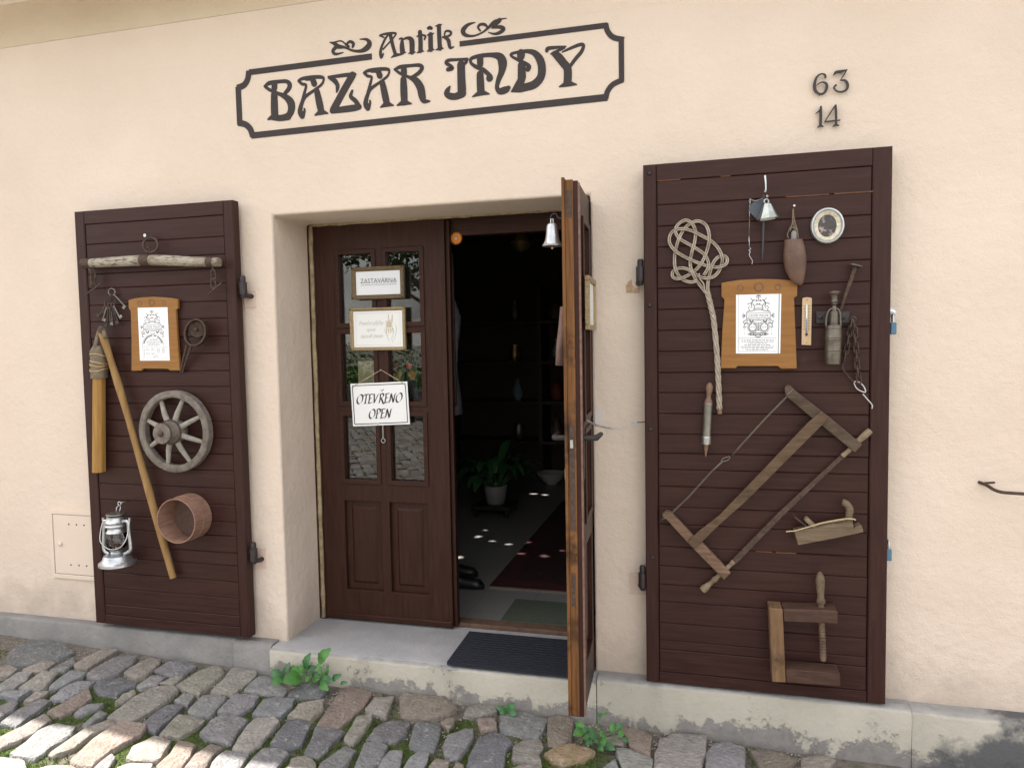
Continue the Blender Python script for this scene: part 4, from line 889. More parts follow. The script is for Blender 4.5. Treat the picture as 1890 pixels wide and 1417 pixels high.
t, D = board('honey coloured wooden notice board with opening hours, on the left shutter', ZL,
  [(60,122),(160,95),(300,76),(460,68),(620,74),(760,88),(865,106),(868,262),(834,285),(866,780),(902,1276),(735,1276),(706,1246),(292,1242),(272,1278),(108,1282),(108,760),(96,300),(62,262)],
  [(217,250),(702,240),(741,1110),(255,1112)], [(248,172,28),(440,158,42),(635,162,28)], .016, 1.62)
mb, gm = MB(), MB(); rn = random.Random(5)
crest(D, mb, gm, .47, .74, .29); fancy(D, mb, gm, .47, .82, .445)
D.circ(gm, .47, .72, .36, .012, 0, 180); D.circ(mb, .47, .72, .315, .035, 14, 62, 10); D.circ(mb, .47, .72, .315, .035, 68, 84, 6); D.circ(mb, .47, .72, .315, .035, 92, 168, 14)
D.words(mb, .36, .64, .595, .012, rn)
for k, (a, b) in enumerate([(.26,.72),(.24,.74),(.34,.66),(.28,.70)]): D.words(gm, a, b, .632+.022*k, .009, rn)
D.line(gm, [(.10,.735),(.92,.735)], .010, 1); D.line(gm, [(.10,.735),(.10,.955),(.92,.955),(.92,.735)], .008, 1)
for k in range(5):
    for a in (.14,.23,.40,.58,.76):
        if (k == 2 and a < .5 and a > .2) or (k == 4 and a > .5): continue
        D.words(gm, a, a+(.04 if a < .2 else .11), .765+.026*k, .010, rn)
for k in (5, 6): D.words(gm, .13, .17, .765+.026*k, .01, rn); D.words(gm, .46, .64, .765+.026*k, .01, rn)
sheetbuild(mb, 'printed_crest', M['crestink'], t); sheetbuild(gm, 'printed_text', M['ink_grey'], t)
# ---------------------------------------------------------------- iron strap pulley
t = thing('pulley_block', 'rusty oval iron strap pulley with two long prongs, right of the hours board', 'pulley', P(*ZL(1150,700),YS))
nn = V((.42,-.9,.05)).normalized(); up = V((.27,0,1)); up = (up-nn*up.dot(nn)).normalized(); sd = up.cross(nn)
c = P(*ZL(1170,655), YS-.045)
def oval(a, b, off): return [c+nn*off+sd*(a*cos(2*pi*i/28))+up*(b*sin(2*pi*i/28)) for i in range(28)]
m = MB(); A1, A2, B1, B2 = oval(.047,.063,.026), oval(.047,.063,-.026), oval(.040,.056,.026), oval(.040,.056,-.026)
b0 = len(m.v); m.v += A1+A2+B1+B2
for i in range(28):
    j = (i+1) % 28; m.f += [(i,j,28+j,28+i),(56+i,84+i,84+j,56+j),(i,56+i,56+j,j),(28+i,28+j,84+j,84+i)]
m.build('strap', M['iron'], t, smooth=40)
m = MB(); m.ext([c+nn*.0+sd*(.037*cos(a))+up*(.015+.036*sin(a)) for a in [2*pi*i/18 for i in range(18)]], nn*-.012); m.build('sheave', M['iron'], t)
m = MB(); m.tube([c+up*.015-nn*.03, c+up*.015+nn*.03], .007, 10); m.build('pin', M['darkiron'], t)
for k, (xa, ya, xb, yb) in enumerate([(1020,860,915,1300),(1095,865,945,1305)]):
    m = MB().tube([P(*ZL(xa, ya), YS-.04), P(*ZL((xa+xb)/2-4, (ya+yb)/2), YS-.026), P(*ZL(xb, yb), YS-.008)], [.0058,.0055,.004], 8); m.build('prong', M['iron'], t, smooth=40)
# ---------------------------------------------------------------- flail
ZF = Zm(150,580,4.428)
t = thing('threshing_flail', 'wooden threshing flail with leather hinge hanging down the left shutter', 'flail', P(*ZF(170,200),YS))
yf = YS-.03
m = MB(); a, b = P(*ZF(146,300), yf), P(*ZF(145,1288), yf); hw = .0295
def octa(c_, h, k=.45): return [c_+V((h*x, h*y, 0)) for x, y in [(-1,-k),(-k,-1),(k,-1),(1,-k),(1,k),(k,1),(-k,1),(-1,k)]]
o0, o1 = octa(b, hw*.97), octa(a, hw*.9); m.add(o0+o1, [tuple(range(8)), tuple(range(15,7,-1))]+[(i,(i+1)%8,8+(i+1)%8,8+i) for i in range(8)]); m.build('swingle', M['flail'], t, bevel=.003)
hp = [P(*ZF(166,140), yf-.01), P(*ZF(262,440), yf-.006), P(*ZF(400,900), yf-.004), P(319.7,1066,YS-.022)]
m = MB().tube(crv(hp, 8), [.0165+.0015*sin(i*.7) for i in range(25)], 14); m.build('handle', M['flail2'], t, smooth=40)
lc = octa(P(*ZF(148,522), yf), hw*1.12, .6), octa(P(*ZF(150,400), yf), hw*1.16, .6), octa(P(*ZF(140,300), yf), hw*1.1, .6), octa(P(*ZF(142,258), yf), hw*.75, .6)
m = MB(); m.add([p for l in lc for p in l], [(k*8+i,k*8+(i+1)%8,k*8+8+(i+1)%8,k*8+8+i) for k in range(3) for i in range(8)]+[tuple(range(24,32))]); m.build('leather_cap', M['leather'], t, smooth=50)
m = MB().tube(crv([P(*ZF(112,300), yf-.02), P(*ZF(122,230), yf-.02), P(*ZF(140,160), yf-.015), P(*ZF(160,112), yf-.012), P(*ZF(184,140), yf-.02), P(*ZF(196,190), yf-.022)], 6), .0095, 8); m.build('leather_strap', M['leather'], t, smooth=True)
c = P(*ZF(160,128), yf-.024); m = MB().lathe([(.016,0),(.016,.004),(.010,.006)], c, V((0,-1,0)), 14); m.build('rivet', M['iron'], t, smooth=40)
for k, y in enumerate([335,392,415,452]):
    m = MB(); cc = P(*ZF(149,y), yf); pth = octa(cc, hw*1.19, .6); pth = [p+V((0,0,.008*sin(i*1.1+k))) for i, p in enumerate(pth)]; m.tube(pth, .0026, 6, True); m.build('thong', M['rawhide'], t, smooth=True)
# ---------------------------------------------------------------- cart wheel
t = thing('cart_wheel', 'small weathered wooden cart wheel with eight spokes on the left shutter', 'wheel', P(*ZF(765,960),YS))
c = P(*ZF(772,955), YS-.028); Rw = .192
m = MB(); sg_ = 40; sec = [(Rw,-.016),(Rw,.016),(Rw-.005,.020),(Rw-.028,.020),(Rw-.033,.015),(Rw-.033,-.015),(Rw-.028,-.020),(Rw-.005,-.020)]
for i in range(sg_):
    a = 2*pi*i/sg_
    for r, y in sec: m.v.append(c+V((r*cos(a), -y, r*sin(a)))+V((.0015*MN.noise(V((i,r*50,0))),0,0)))
for i in range(sg_):
    j = (i+1) % sg_
    for k in range(8): m.f.append((i*8+k, j*8+k, j*8+(k+1)%8, i*8+(k+1)%8))
m.build('rim', M['wheel'], t, smooth=40)
for k in range(8):
    a = radians(27+45*k); d = V((cos(a),0,sin(a))); MB().tube([c+d*.03+V((0,-.022,0)), c+d*.09+V((0,-.018,0)), c+d*(Rw-.035)], [.0145,.0125,.0095], 10).build('spoke', M['wheelspoke'], t, smooth=40)
m = MB().lathe([(.052,-.02),(.055,0),(.056,.03),(.048,.05),(.046,.085),(.048,.09),(.045,.095)], c+V((0,.0,0)), V((0,-1,0)), 24); m.build('hub', M['wheel'], t, smooth=35)
m = MB(); ring(m, c+V((0,-.088,0)), .0465, .004); ring(m, c+V((0,-.035,0)), .056, .004); m.build('hub_band', M['iron'], t, smooth=True)
m = MB().lathe([(.014,0),(.014,.008),(.008,.012)], c+V((0,-.095,0)), V((0,-1,0)), 12); m.build('axle_bolt', M['iron'], t, smooth=40)
# ---------------------------------------------------------------- lantern
ZQ = Zm(170,880,6.746)
yl = YS-.082; k = mpp(*ZQ(300,700), yl)/6.746*.97
t = thing('hurricane_lantern', 'galvanised hurricane lantern hanging low on the left shutter', 'lantern', P(*ZQ(300,1085),yl))
LX = P(*ZQ(300,700), yl).x
def zz_(y): return P(*ZQ(300, y), yl).z
def lat(prof, mat, name, cx=300, **kw):
    MB().lathe([(max(h*k, .0005), zz_(y)) for y, h in prof], V((P(*ZQ(cx, 700), yl).x, yl, 0)), seg=28).build(name, mat, t, smooth=35, **kw)
lat([(1088,178),(1080,188),(1052,186),(1040,170),(1010,146),(985,140),(965,132),(955,90),(950,60)], M['zinc'], 'fuel_tank')
lat([(950,62),(935,66),(925,60),(905,72),(895,80)], M['zinc'], 'burner')
lat([(690,98),(680,104),(660,88),(640,82),(625,84),(612,108),(600,112),(585,104),(565,106),(556,112),(548,102),(500,86),(490,88),(482,80)], M['zinc'], 'chimney_cap', 302)
lat([(478,60),(470,96),(462,102),(452,98),(440,60),(432,20)], M['pewter'], 'hood', 312)
lat([(895,70),(860,98),(800,114),(750,110),(710,98),(692,94)], M['lampglass'], 'glass_globe', 300)
lat([(930,20),(880,18),(870,10)], M['brass'], 'wick_tube', 300)
for pts, nm in [([(215,548),(170,545),(152,565),(150,700),(146,860),(165,925),(215,955)], 0), ([(385,548),(430,548),(452,575),(462,700),(482,870),(468,920),(400,955)], 0)]:
    MB().tube(crv([P(*ZQ(x, y), yl) for x, y in pts], 6), .0088, 10).build('side_tube', M['zinc'], t, smooth=True)
pts = [(140,535,0),(112,640,-.02),(98,770,-.05),(120,830,-.06),(200,895,-.065),(300,900,-.065),(380,850,-.06),(430,760,-.045),(455,640,-.02),(468,545,0)]
MB().tube(crv([P(*ZQ(x, y), yl+v) for x, y, v in pts], 5), .0023, 6).build('bail', M['steel'], t, smooth=True)
for x in (140, 466): q = P(*ZQ(x,532), yl); MB().lathe([(.006,-.006),(.006,.01)], q, seg=10).build('bail_ear', M['zinc'], t)
m = MB(); 
for s_ in (-24, 26): m.tube([P(*ZQ(318+s_*.8,435), yl), P(*ZQ(330+s_,380), yl+.01), P(*ZQ(342,345), yl+.02)], .002, 6)
m.build('hanging_loop', M['steel'], t, smooth=True)
m = MB(); q = P(*ZQ(342,332), YS-.045); ring(m, q, .009, .0026); m.tube([q+V((.006,0,.004)), V((q.x+.008, YS+.006, q.z+.004))], .0026, 8); m.build('screw_eye', M['steel'], t, smooth=True)
# ---------------------------------------------------------------- sieve
q = P(*ZQ(1250,478), YS); R_ = .104
t = thing('bentwood_sieve', 'round bentwood sieve, open side out, beside the flail handle', 'sieve', q)
m = MB(); n_ = 40; dep = .112
for i in range(n_):
    a = 2*pi*i/n_; e = V((cos(a),0,sin(a)))
    for r, y in [(R_,0),(R_,-dep),(R_-.0045,-dep),(R_-.0045,-.004)]: m.v.append(q+e*r+V((0,y-.001,0)))
for i in range(n_):
    j = (i+1) % n_; m.f += [(i*4,i*4+1,j*4+1,j*4),(i*4+1,i*4+2,j*4+2,j*4+1),(i*4+2,i*4+3,j*4+3,j*4+2),(i*4+3,i*4,j*4,j*4+3)]
m.build('hoop', M['sievewood'], t, smooth=40)
m = MB()
for i in range(n_):
    a = 2*pi*i/n_; e = V((cos(a),0,sin(a)))
    for r, y in [(R_+.0035,-.001),(R_+.0035,-.06),(R_+.0003,-.06),(R_+.0003,-.001)]: m.v.append(q+e*r+V((0,y,0)))
for i in range(n_):
    j = (i+1) % n_; m.f += [(i*4+s_,i*4+(s_+1)%4,j*4+(s_+1)%4,j*4+s_) for s_ in range(4)]
m.build('outer_band', M['sievewood'], t, smooth=40)
MB().lathe([(R_-.005,0),(R_-.005,.002)], q+V((0,-.002,0)), V((0,-1,0)), 40).build('sieve_bottom', M['sievein'], t)
# ================================================================== things on the right shutter
ZK = Zm(1210,380,7.875)
t = thing('carpet_beater', 'woven cane carpet beater with knotted head and twisted handle', 'carpet beater', P(1310,560,YS))
A = [(770,1300),(758,1150),(795,950),(838,830),(900,752),(980,725),(1040,770),(1020,850),(930,885),(860,890),(730,868),(560,805),(400,730),(270,640),(200,520),(220,410),(290,350),(400,335),(530,365),(700,450),(830,530),(920,630),(965,740),(965,830),(920,950),(840,1030),(740,1050),(650,1035),(560,980),(440,912),(330,910),(250,960),(250,1030),(320,1060),(430,1030),(560,950),(640,870),(700,770),(750,640),(780,500),(770,370),(720,270),(620,222),(520,250),(430,320),(360,430),(310,560),(280,700),(275,820),(290,920),(340,1020),(430,1090),(530,1108),(600,1085)]
B = [(770,1310),(690,1210),(600,1090),(530,960),(503,830),(530,660),(568,520),(580,380),(540,270),(470,215),(400,220),(320,280),(290,360),(310,430),(380,500),(520,580),(690,690),(758,790),(768,890),(700,1010)]
for nm, pl, ph in (('cane_a', A, 0), ('cane_b', B, 1.6)):
    cur = cr(pl, 5); L_ = 0; pts = []
    for i, (x, y) in enumerate(cur):
        if i: L_ += sqrt((x-cur[i-1][0])**2+(y-cur[i-1][1])**2)
        pts.append(P(*ZK(x, y), YS-.010-.0055*(1+sin(L_/62+ph))))
    for sgn in (-1, 1):
        off = []
        for i in range(len(pts)):
            d = (pts[min(i+1,len(pts)-1)]-pts[max(i-1,0)]).normalized(); s_ = V((0,-1,0)).cross(d).normalized(); off.append(pts[i]+s_*sgn*.0034)
        MB().tube(off, .0030, 7).build('cane_strand', M['cane'], t, smooth=True)
m = MB().tube(crv([P(*ZK(640,985), YS-.024), P(*ZK(628,1010), YS-.026), P(*ZK(650,1070), YS-.02), P(*ZK(700,1140), YS-.016), P(*ZK(715,1240), YS-.014)], 5), .0033, 6); m.build('cane_binding', M['cane'], t, smooth=True)
hp = crv([P(1305.5,538,YS-.016), P(1312,566,YS-.016), P(1317.7,595,YS-.016), P(1323.5,657,YS-.015), P(1326,705,YS-.014), P(1328,755,YS-.013)], 14)
for s_ in range(4):
    pts = []
    for i, p in enumerate(hp):
        a = i*.32+s_*pi/2; pts.append(p+V((.0062*cos(a), .0062*sin(a), 0)))
    MB().tube(pts, .0052, 7).build('handle_strand', M['cane'], t, smooth=True)
a = hp[-1]; MB().tube([a+V((0,0,.004)), a+V((.0008,0,-.018))], .0095, 10).build('handle_tip', M['turned'], t, smooth=40)
# ---------------------------------------------------------------- bell with bracket
ZBb = Zm(1360,310,6.159); kb = mpp(1410,380,YS-.06)/6.159
t = thing('pull_bell', 'grey tin bell on an iron bracket with pull wire, on the right shutter', 'bell', P(*ZBb(330,450),YS))
yb = YS-.062
m = MB(); axb = V((.07,.0,-1)).normalized(); c = P(*ZBb(345,405), yb)
hb = [(8,-8),(36,0),(48,6),(70,55),(92,110),(112,150),(132,186),(126,184),(60,60)]
m.lathe([(max(r*kb,.0005), h*kb) for r, h in hb], c, axb, 8); o = m.build('bell', M['bell'], t)
m = MB(); ring(m, P(*ZBb(335,382), yb), .0085, .003, V((.4,-1,0)), 14); m.build('bell_loop', M['bell'], t, smooth=True)
m = MB(); m.tube([P(*ZBb(320,90), yb+.008), P(*ZBb(328,170), yb), P(*ZBb(330,250), yb-.004)], [.0042,.0036,.0024], 8); m.tube([P(*ZBb(330,240), yb-.002), P(*ZBb(322,275), yb)], .004, 8); ring(m, P(*ZBb(346,322), yb), .0045, .0018, V((1,-.6,0)), 12); m.build('striker_arm', M['steel'], t, smooth=40)
m = MB(); m.ext([P(*ZBb(x, y), YS-.022) for x, y in [(305,300),(322,330),(300,470),(232,590),(170,530),(128,480),(165,410),(215,372),(290,340)]], .003); m.build('dark_plate', M['blueplate'], t, bevel=.001)  # thin dark blue sheet beside the bell
m = MB(); m.tube([P(*ZBb(318,330), YS-.024), P(*ZBb(322,340), yb)], .004, 8); m.build('bracket_arm', M['darkiron'], t)
m = MB(); m.tube([P(*ZBb(310,400), YS-.03), P(*ZBb(303,640), YS-.024), P(*ZBb(294,950), YS-.014), P(*ZBb(288,1055), YS-.008)], [.0042,.0042,.0038,.0015], 8); m.build('spring_rod', M['blueplate'], t, smooth=40)
m = MB(); m.tube(crv([P(*ZBb(322,372), yb), P(*ZBb(270,355), yb+.02), P(*ZBb(215,375), YS-.03), P(*ZBb(165,362), YS-.03), P(*ZBb(146,350), YS-.03)], 5), .0012, 5)
m.tube(crv([P(*ZBb(156,400), YS-.02), P(*ZBb(140,372), YS-.022), P(*ZBb(158,352), YS-.024), P(*ZBb(150,400), YS-.022), P(*ZBb(146,430), YS-.02)], 5), .0014, 5)
m.tube([P(*ZBb(146,430), YS-.02), P(*ZBb(143,560), YS-.02)], .0019, 6); m.tube([P(*ZBb(143,560), YS-.02), P(*ZBb(138,780), YS-.018)], .0005, 5); m.tube([P(*ZBb(138,780), YS-.018), P(*ZBb(143,905), YS-.016)], .0019, 6)
m.tube(crv([P(*ZBb(x, y), YS-.014) for x, y in [(143,905),(158,920),(135,935),(152,950),(140,985),(155,1020),(176,1055),(172,1095)]], 5), .0016, 6); m.build('pull_wire', M['steel'], t, smooth=True)
# ---------------------------------------------------------------- whetstone holder
t = thing('whetstone_holder', 'brown wooden whetstone holder hung by a cord over the big notice board corner', 'whetstone holder', P(*ZBb(660,1000),YS))
yw = YS-.036; kw_ = mpp(1466,480,yw)/6.159; prof = [(815,645,104),(830,645,108),(900,652,121),(980,657,131),(1050,660,134),(1120,664,128),(1180,670,114),(1250,683,88),(1300,697,62),(1325,708,38),(1335,712,8)]
m = MB(); sg_ = 22
for y, cx, h in prof:
    p = P(*ZBb(cx, y), yw)
    for i in range(sg_): a = 2*pi*i/sg_; m.v.append(p+V((h*kw_*cos(a), h*kw_*.74*sin(a), 0)))
p = P(*ZBb(645,822), yw)
for h in (92, 84):
    for i in range(sg_): a = 2*pi*i/sg_; m.v.append(p+V((h*kw_*cos(a), h*kw_*.74*sin(a), 0 if h == 92 else -.03)))
nr = len(prof)
for r in range(nr-1):
    for i in range(sg_): j = (i+1) % sg_; m.f.append((r*sg_+i, r*sg_+j, (r+1)*sg_+j, (r+1)*sg_+i))
for i in range(sg_): j = (i+1) % sg_; m.f += [(i, nr*sg_+i, nr*sg_+j, j), (nr*sg_+i, (nr+1)*sg_+i, (nr+1)*sg_+j, nr*sg_+j)]
m.f.append(tuple((nr+1)*sg_+i for i in range(sg_))); m.f.append(tuple((nr-1)*sg_+i for i in range(sg_)))
m.build('horn', M['horn'], t, smooth=45)
m = MB().tube([P(*ZBb(645,850), yw), P(*ZBb(648,740), yw), P(*ZBb(652,715), yw)], [.011,.010,.006], 10); m.build('whetstone', M['concrete'], t, smooth=40)
for pts in ([(640,460),(634,560),(628,640),(600,690),(575,760),(590,800)], [(642,460),(645,540),(660,620),(685,710),(695,800)], [(640,600),(650,660),(680,700),(660,700),(625,670),(605,720)]):
    MB().tube(crv([P(*ZBb(x, y), YS-.02-.02*(y-460)/340) for x, y in pts], 5), .0024, 6).build('cord', M['leather'], t, smooth=True)
a = P(*ZBb(640,456), YS+.006); m = MB().tube([a, a+V((0,-.035,.003))], .0022, 6); m.lathe([(.004,0),(.004,.002)], a+V((0,-.034,.003)), V((0,-1,0)), 8); m.build('nail', M['steel'], t)
# ---------------------------------------------------------------- oval portrait frame
t = thing('oval_picture_frame', 'small oval silver picture frame with a dark old photograph', 'picture frame', P(*ZBb(1025,660),YS))
c = P(*ZBb(1025,660), YS); ko = mpp(*ZBb(1025,660), YS)/6.159; zs = 1.0
def oring(sec, name, mat, n_=36):
    m = MB(); k_ = len(sec)
    for i in range(n_):
        a = 2*pi*i/n_
        for rx, rz, y in sec: m.v.append(c+V((rx*ko*cos(a), y, rz*ko*sin(a))))
    for i in range(n_):
        j = (i+1) % n_; m.f += [(i*k_+s_, i*k_+(s_+1)%k_, j*k_+(s_+1)%k_, j*k_+s_) for s_ in range(k_)]
    return m.build(name, mat, t, smooth=45)
oring([(197,222,.001),(197,222,-.010),(188,213,-.017),(172,197,-.018),(160,186,-.012),(158,184,.001)], 'outer_moulding', M['silverframe'])
oring([(159,185,-.002),(159,185,-.0115),(150,176,-.0125),(118,148,-.008),(108,138,-.007),(106,136,-.002)], 'inner_moulding', M['pearl'])
MB().ext([c+V((109*ko*cos(2*pi*i/30), -.004, 139*ko*sin(2*pi*i/30))) for i in range(30)], .003).build('photograph', M['photo'], t)
# ---------------------------------------------------------------- big notice board
ZR = Zm(1320,500,7.456)
t, D = board('large honey coloured wooden notice board with a printed emblem, on the right shutter', ZR,
  [(85,165),(190,145),(330,125),(600,110),(850,113),(1000,124),(1134,140),(1130,345),(1087,372),(1105,800),(1126,1346),(905,1346),(862,1310),(310,1310),(282,1340),(74,1340),(98,800),(127,400),(86,352)],
  [(287,330),(910,315),(895,1135),(285,1136)], [(345,232,40),(600,218,58),(862,218,40)], .016, 1.27)
mb, gm = MB(), MB(); wm = MB(); rn = random.Random(8)
crest(D, mb, gm, .50, .66, .275); fancy(D, mb, gm, .50, .74, .435)
for u in (.375, .635): D.circ(mb, u, .555, .082, .020, 100, 440); D.circ(gm, u, .555, .118, .008); D.circ(gm, u, .555, .104, .005); D.words(gm, u-.05, u+.05, .548, .012, rn)
D.line(gm, [(.505,.47),(.505,.62)], .02, 1); D.circ(mb, .50, .655, .07, .008, 20, 160); D.circ(mb, .50, .655, .085, .016, 205, 335)
D.poly(mb, [(.32,.648),(.68,.648),(.68,.692),(.32,.692)]); D.poly(gm, [(.25,.670),(.315,.648),(.315,.692)]); D.poly(gm, [(.75,.670),(.685,.648),(.685,.692)])
for sg in (.20, .80): D.line(gm, [(sg,.52),(sg,.64)], .005, 1); D.disc(gm, sg, .665, .012, 8)
D.line(gm, [(.055,.0),(.05,1)], .006, 1); D.line(gm, [(.955,.0),(.955,1)], .022, 1)
D.line(gm, [(.07,.735),(.90,.735),(.91,.965),(.07,.965),(.07,.735)], .008, 1)
for k_, (a, b) in enumerate([(.12,.86),(.13,.85),(.27,.70),(.19,.80),(.11,.86),(.14,.84),(.24,.72)]): D.words(gm, a, b, .765+.028*k_, .012, rn)
sheetbuild(mb, 'printed_crest', M['crestink'], t); sheetbuild(gm, 'printed_text', M['ink_grey'], t)
D.n = 30
for a in (.35,.41,.46,.50,.555,.60): 
    wm.add([D.pt(u, v, .0012) for u, v in [(a,.662),(a+.03,.662),(a+.03,.678),(a,.678)]], [(0,1,2,3)])
sheetbuild(wm, 'printed_plaque_text', M['paper'], t)
# ---------------------------------------------------------------- thermometer
t = thing('thermometer', 'narrow beech wood thermometer right of the big notice board', 'thermometer', P(*ZR(1260,1015),YS))
pts = [P(*ZR(x, y), YS-.009) for x, y in [(1200,378),(1225,366),(1265,362),(1305,366),(1332,376),(1320,1022),(1190,1016)]]
MB().ext(pts, .008).build('wooden_back', M['thermo'], t, bevel=.001)
MB().tube([P(*ZR(1262,462), YS-.011), P(*ZR(1257,860), YS-.011)], .0026, 8).build('tube', M['white'], t, smooth=True)
MB().tube([P(*ZR(1259,660), YS-.0122), P(*ZR(1257,862), YS-.0122)], .0017, 8).build('liquid', pm('blue_liquid', (.12,.14,.30)), t, smooth=True)
MB().lathe([(.001,-.005),(.004,-.003),(.0045,0),(.004,.003),(.001,.005)], P(*ZR(1257,872), YS-.012), seg=10).build('bulb', pm('red_bulb', (.06,.008,.012), rough=.3), t, smooth=True)
m = MB()
for i in range(9):
    for x0_, x1_ in ((1212,1240),(1282,1312)):
        y = 480+40*i; a, b = P(*ZR(x0_, y), YS-.0095), P(*ZR(x1_, y+1), YS-.0095); m.add([a, b, b+V((0,0,-.0013)), a+V((0,0,-.0013))], [(0,1,2,3)])
for i in range(30):
    for x0_, x1_ in ((1228,1242),(1280,1294)):
        y = 470+12*i; a, b = P(*ZR(x0_, y), YS-.0094), P(*ZR(x1_, y+1), YS-.0094); m.add([a, b, b+V((0,0,-.0006)), a+V((0,0,-.0006))], [(0,1,2,3)])
sheetbuild(m, 'scale_marks', M['ink'], t)
for y in (398, 985): MB().lathe([(.0028,0),(.0028,.001),(.0015,.002)], P(*ZR(1262 if y < 500 else 1256, y), YS-.009), V((0,-1,0)), 8).build('screw', M['brass'], t)
# ---------------------------------------------------------------- hand pump with lever
ZH = Zm(1470,470,4.888); yp = YS-.05; kp = mpp(*ZH(330,800), yp)/4.888
t = thing('hand_pump', 'dull brass hand pump with turned knob, right of the thermometer', 'hand pump', P(*ZH(330,985),YS))
def lz(prof, name, mat, cx0, cx1, y0_, y1_, flat=1):
    m = MB(); sgm = 24
    for y, h in prof:
        cx = cx0+(cx1-cx0)*(y-y0_)/(y1_-y0_); p = P(*ZH(cx, y), yp)
        for i in range(sgm): a = 2*pi*i/sgm; m.v.append(p+V((max(h,.3)*kp*cos(a), max(h,.3)*kp*sin(a)*flat, 0)))
    for r in range(len(prof)-1):
        for i in range(sgm): j = (i+1) % sgm; m.f.append((r*sgm+i, r*sgm+j, (r+1)*sgm+j, (r+1)*sgm+i))
    m.f.append(tuple(range(sgm))); m.f.append(tuple((len(prof)-1)*sgm+i for i in range(sgm))); return m.build(name, mat, t, smooth=35)
lz([(638,70),(636,72),(668,76),(672,73),(680,75),(742,77),(748,80),(754,76),(762,79),(770,76),(856,76),(864,79),(872,75),(880,76),(950,72),(985,70)], 'barrel', M['greybrass'], 336, 326, 635, 985)
lz([(508,34),(512,38),(610,40),(640,40)], 'piston', M['greybrass'], 340, 336, 508, 640)
lz([(334,30),(330,50),(340,58),(352,54),(362,40),(380,30),(405,30),(412,36),(424,38),(434,30),(440,34),(450,30),(460,16),(472,22),(490,24),(510,22)], 'knob', M['greybrass'], 343, 340, 334, 510)
MB().tube(crv([P(*ZH(x, y), yp) for x, y in [(268,650),(268,600),(278,540),(300,498),(342,484),(378,496),(394,540),(396,600),(397,650)]], 5), .0042, 8).build('yoke', M['greybrass'], t, smooth=True)
MB().ext([P(*ZH(x, y), YS-.008) for x, y in [(178,512),(482,508),(484,618),(180,622)]], .007).build('back_plate', M['darkiron'], t, bevel=.002)
for x in (216, 420): MB().lathe([(.009,0),(.009,.004),(.004,.007)], P(*ZH(x, 562), YS-.008), V((0,-1,0)), 10).build('bolt', M['darkiron'], t, smooth=40)
MB().tube([P(*ZH(335,560), YS-.01), P(*ZH(335,560), yp+.01)], .012, 10).build('standoff', M['darkiron'], t)
t = thing('iron_stake', 'flat-headed iron stake leaning behind the hand pump', 'iron stake', P(*ZH(400,500),YS))
m = MB().tube([P(*ZH(398,505), YS-.018), P(*ZH(440,370), YS-.022), P(*ZH(490,230), YS-.026), P(*ZH(532,108), YS-.03)], [.0055,.0075,.0085,.0085], 4); m.build('shaft', M['iron'], t)
ax = (P(*ZH(536,96), YS-.03)-P(*ZH(490,230), YS-.026)).normalized(); q = P(*ZH(534,100), YS-.03)
MB().lathe([(.012,-.006),(.023,0),(.0235,.004),(.018,.006)], q, ax, 16).build('head', M['pewter'], t, smooth=40)
t = thing('link_chain', 'rusty chain with a shiny hook end hanging beside the hand pump', 'chain', P(*ZH(510,575),YS))
m = MB(); seqs = [[(497,625),(482,690),(468,770),(455,845),(440,915)], [(522,630),(530,700),(530,770),(538,840),(543,910),(546,980),(555,1050),(562,1110)]]
for sq in seqs:
    for i, (x, y) in enumerate(sq):
        n2 = sq[min(i+1, len(sq)-1)]; pv = sq[max(i-1, 0)]; d = P(*ZH(*n2), YS)-P(*ZH(*pv), YS)
        link(m, P(*ZH(x, y), YS-.018), d, .042, .016, .0030, .25 if i % 2 else 1.25)
ring(m, P(*ZH(512,580), YS-.018), .009, .003); m.build('links', M['iron'], t, smooth=True)
m = MB().tube(crv([P(*ZH(x, y), YS-.016) for x, y in [(440,965),(425,975),(416,1000),(425,1040),(470,1100),(520,1150),(545,1165)]], 5), .0028, 7); m.build('connecting_wire', M['iron'], t, smooth=True)
m = MB(); m.tube(crv([P(*ZH(x, y), YS-.016) for x, y in [(520,1150),(535,1195),(570,1225),(622,1240),(610,1195),(580,1160),(550,1145)]], 5, True), .0026, 7, True)
m.tube(crv([P(*ZH(x, y), YS-.016) for x, y in [(598,1256),(640,1305),(682,1355),(680,1390)]], 5), .0026, 7); m.build('hook', M['steel'], t, smooth=True)
a = P(*ZH(514,576), YS+.006); MB().tube([a, a+V((0,-.03,.002))], .003, 8).build('nail', M['darkiron'], t)
# ---------------------------------------------------------------- grease syringe
ZG = Zm(1200,690,3.373); yg = YS-.02
t = thing('grease_syringe', 'old steel grease syringe with a turned wooden handle, beside the carpet beater handle', 'syringe', P(*ZG(345,515),YS)); kg = mpp(*ZG(355,300), yg)/3.373
def axis_lathe(z, p0, p1, prof, name, mat, Y, parent, kk, seg=18):
    a, b = P(*z(*p0), Y), P(*z(*p1), Y); L_ = (b-a).length; d = (b-a).normalized()
    MB().lathe([(max(r*kk, .0004), f*L_) for f, r in prof], a, d, seg).build(name, mat, parent, smooth=35)
axis_lathe(ZG,(371,53),(362,180),[(0,4),(.06,15),(.2,23),(.4,21),(.6,15),(.75,14),(.88,24),(1,27)],'handle',M['turned'],yg,t,kg)
axis_lathe(ZG,(362,180),(351,388),[(0,28),(.03,30),(.06,30),(.07,28),(.95,28),(1,29)],'barrel',M['pewter'],yg,t,kg)
axis_lathe(ZG,(351,388),(349,438),[(0,29),(.1,32),(.25,30),(.9,31),(1,28)],'collar',M['steel'],yg,t,kg)
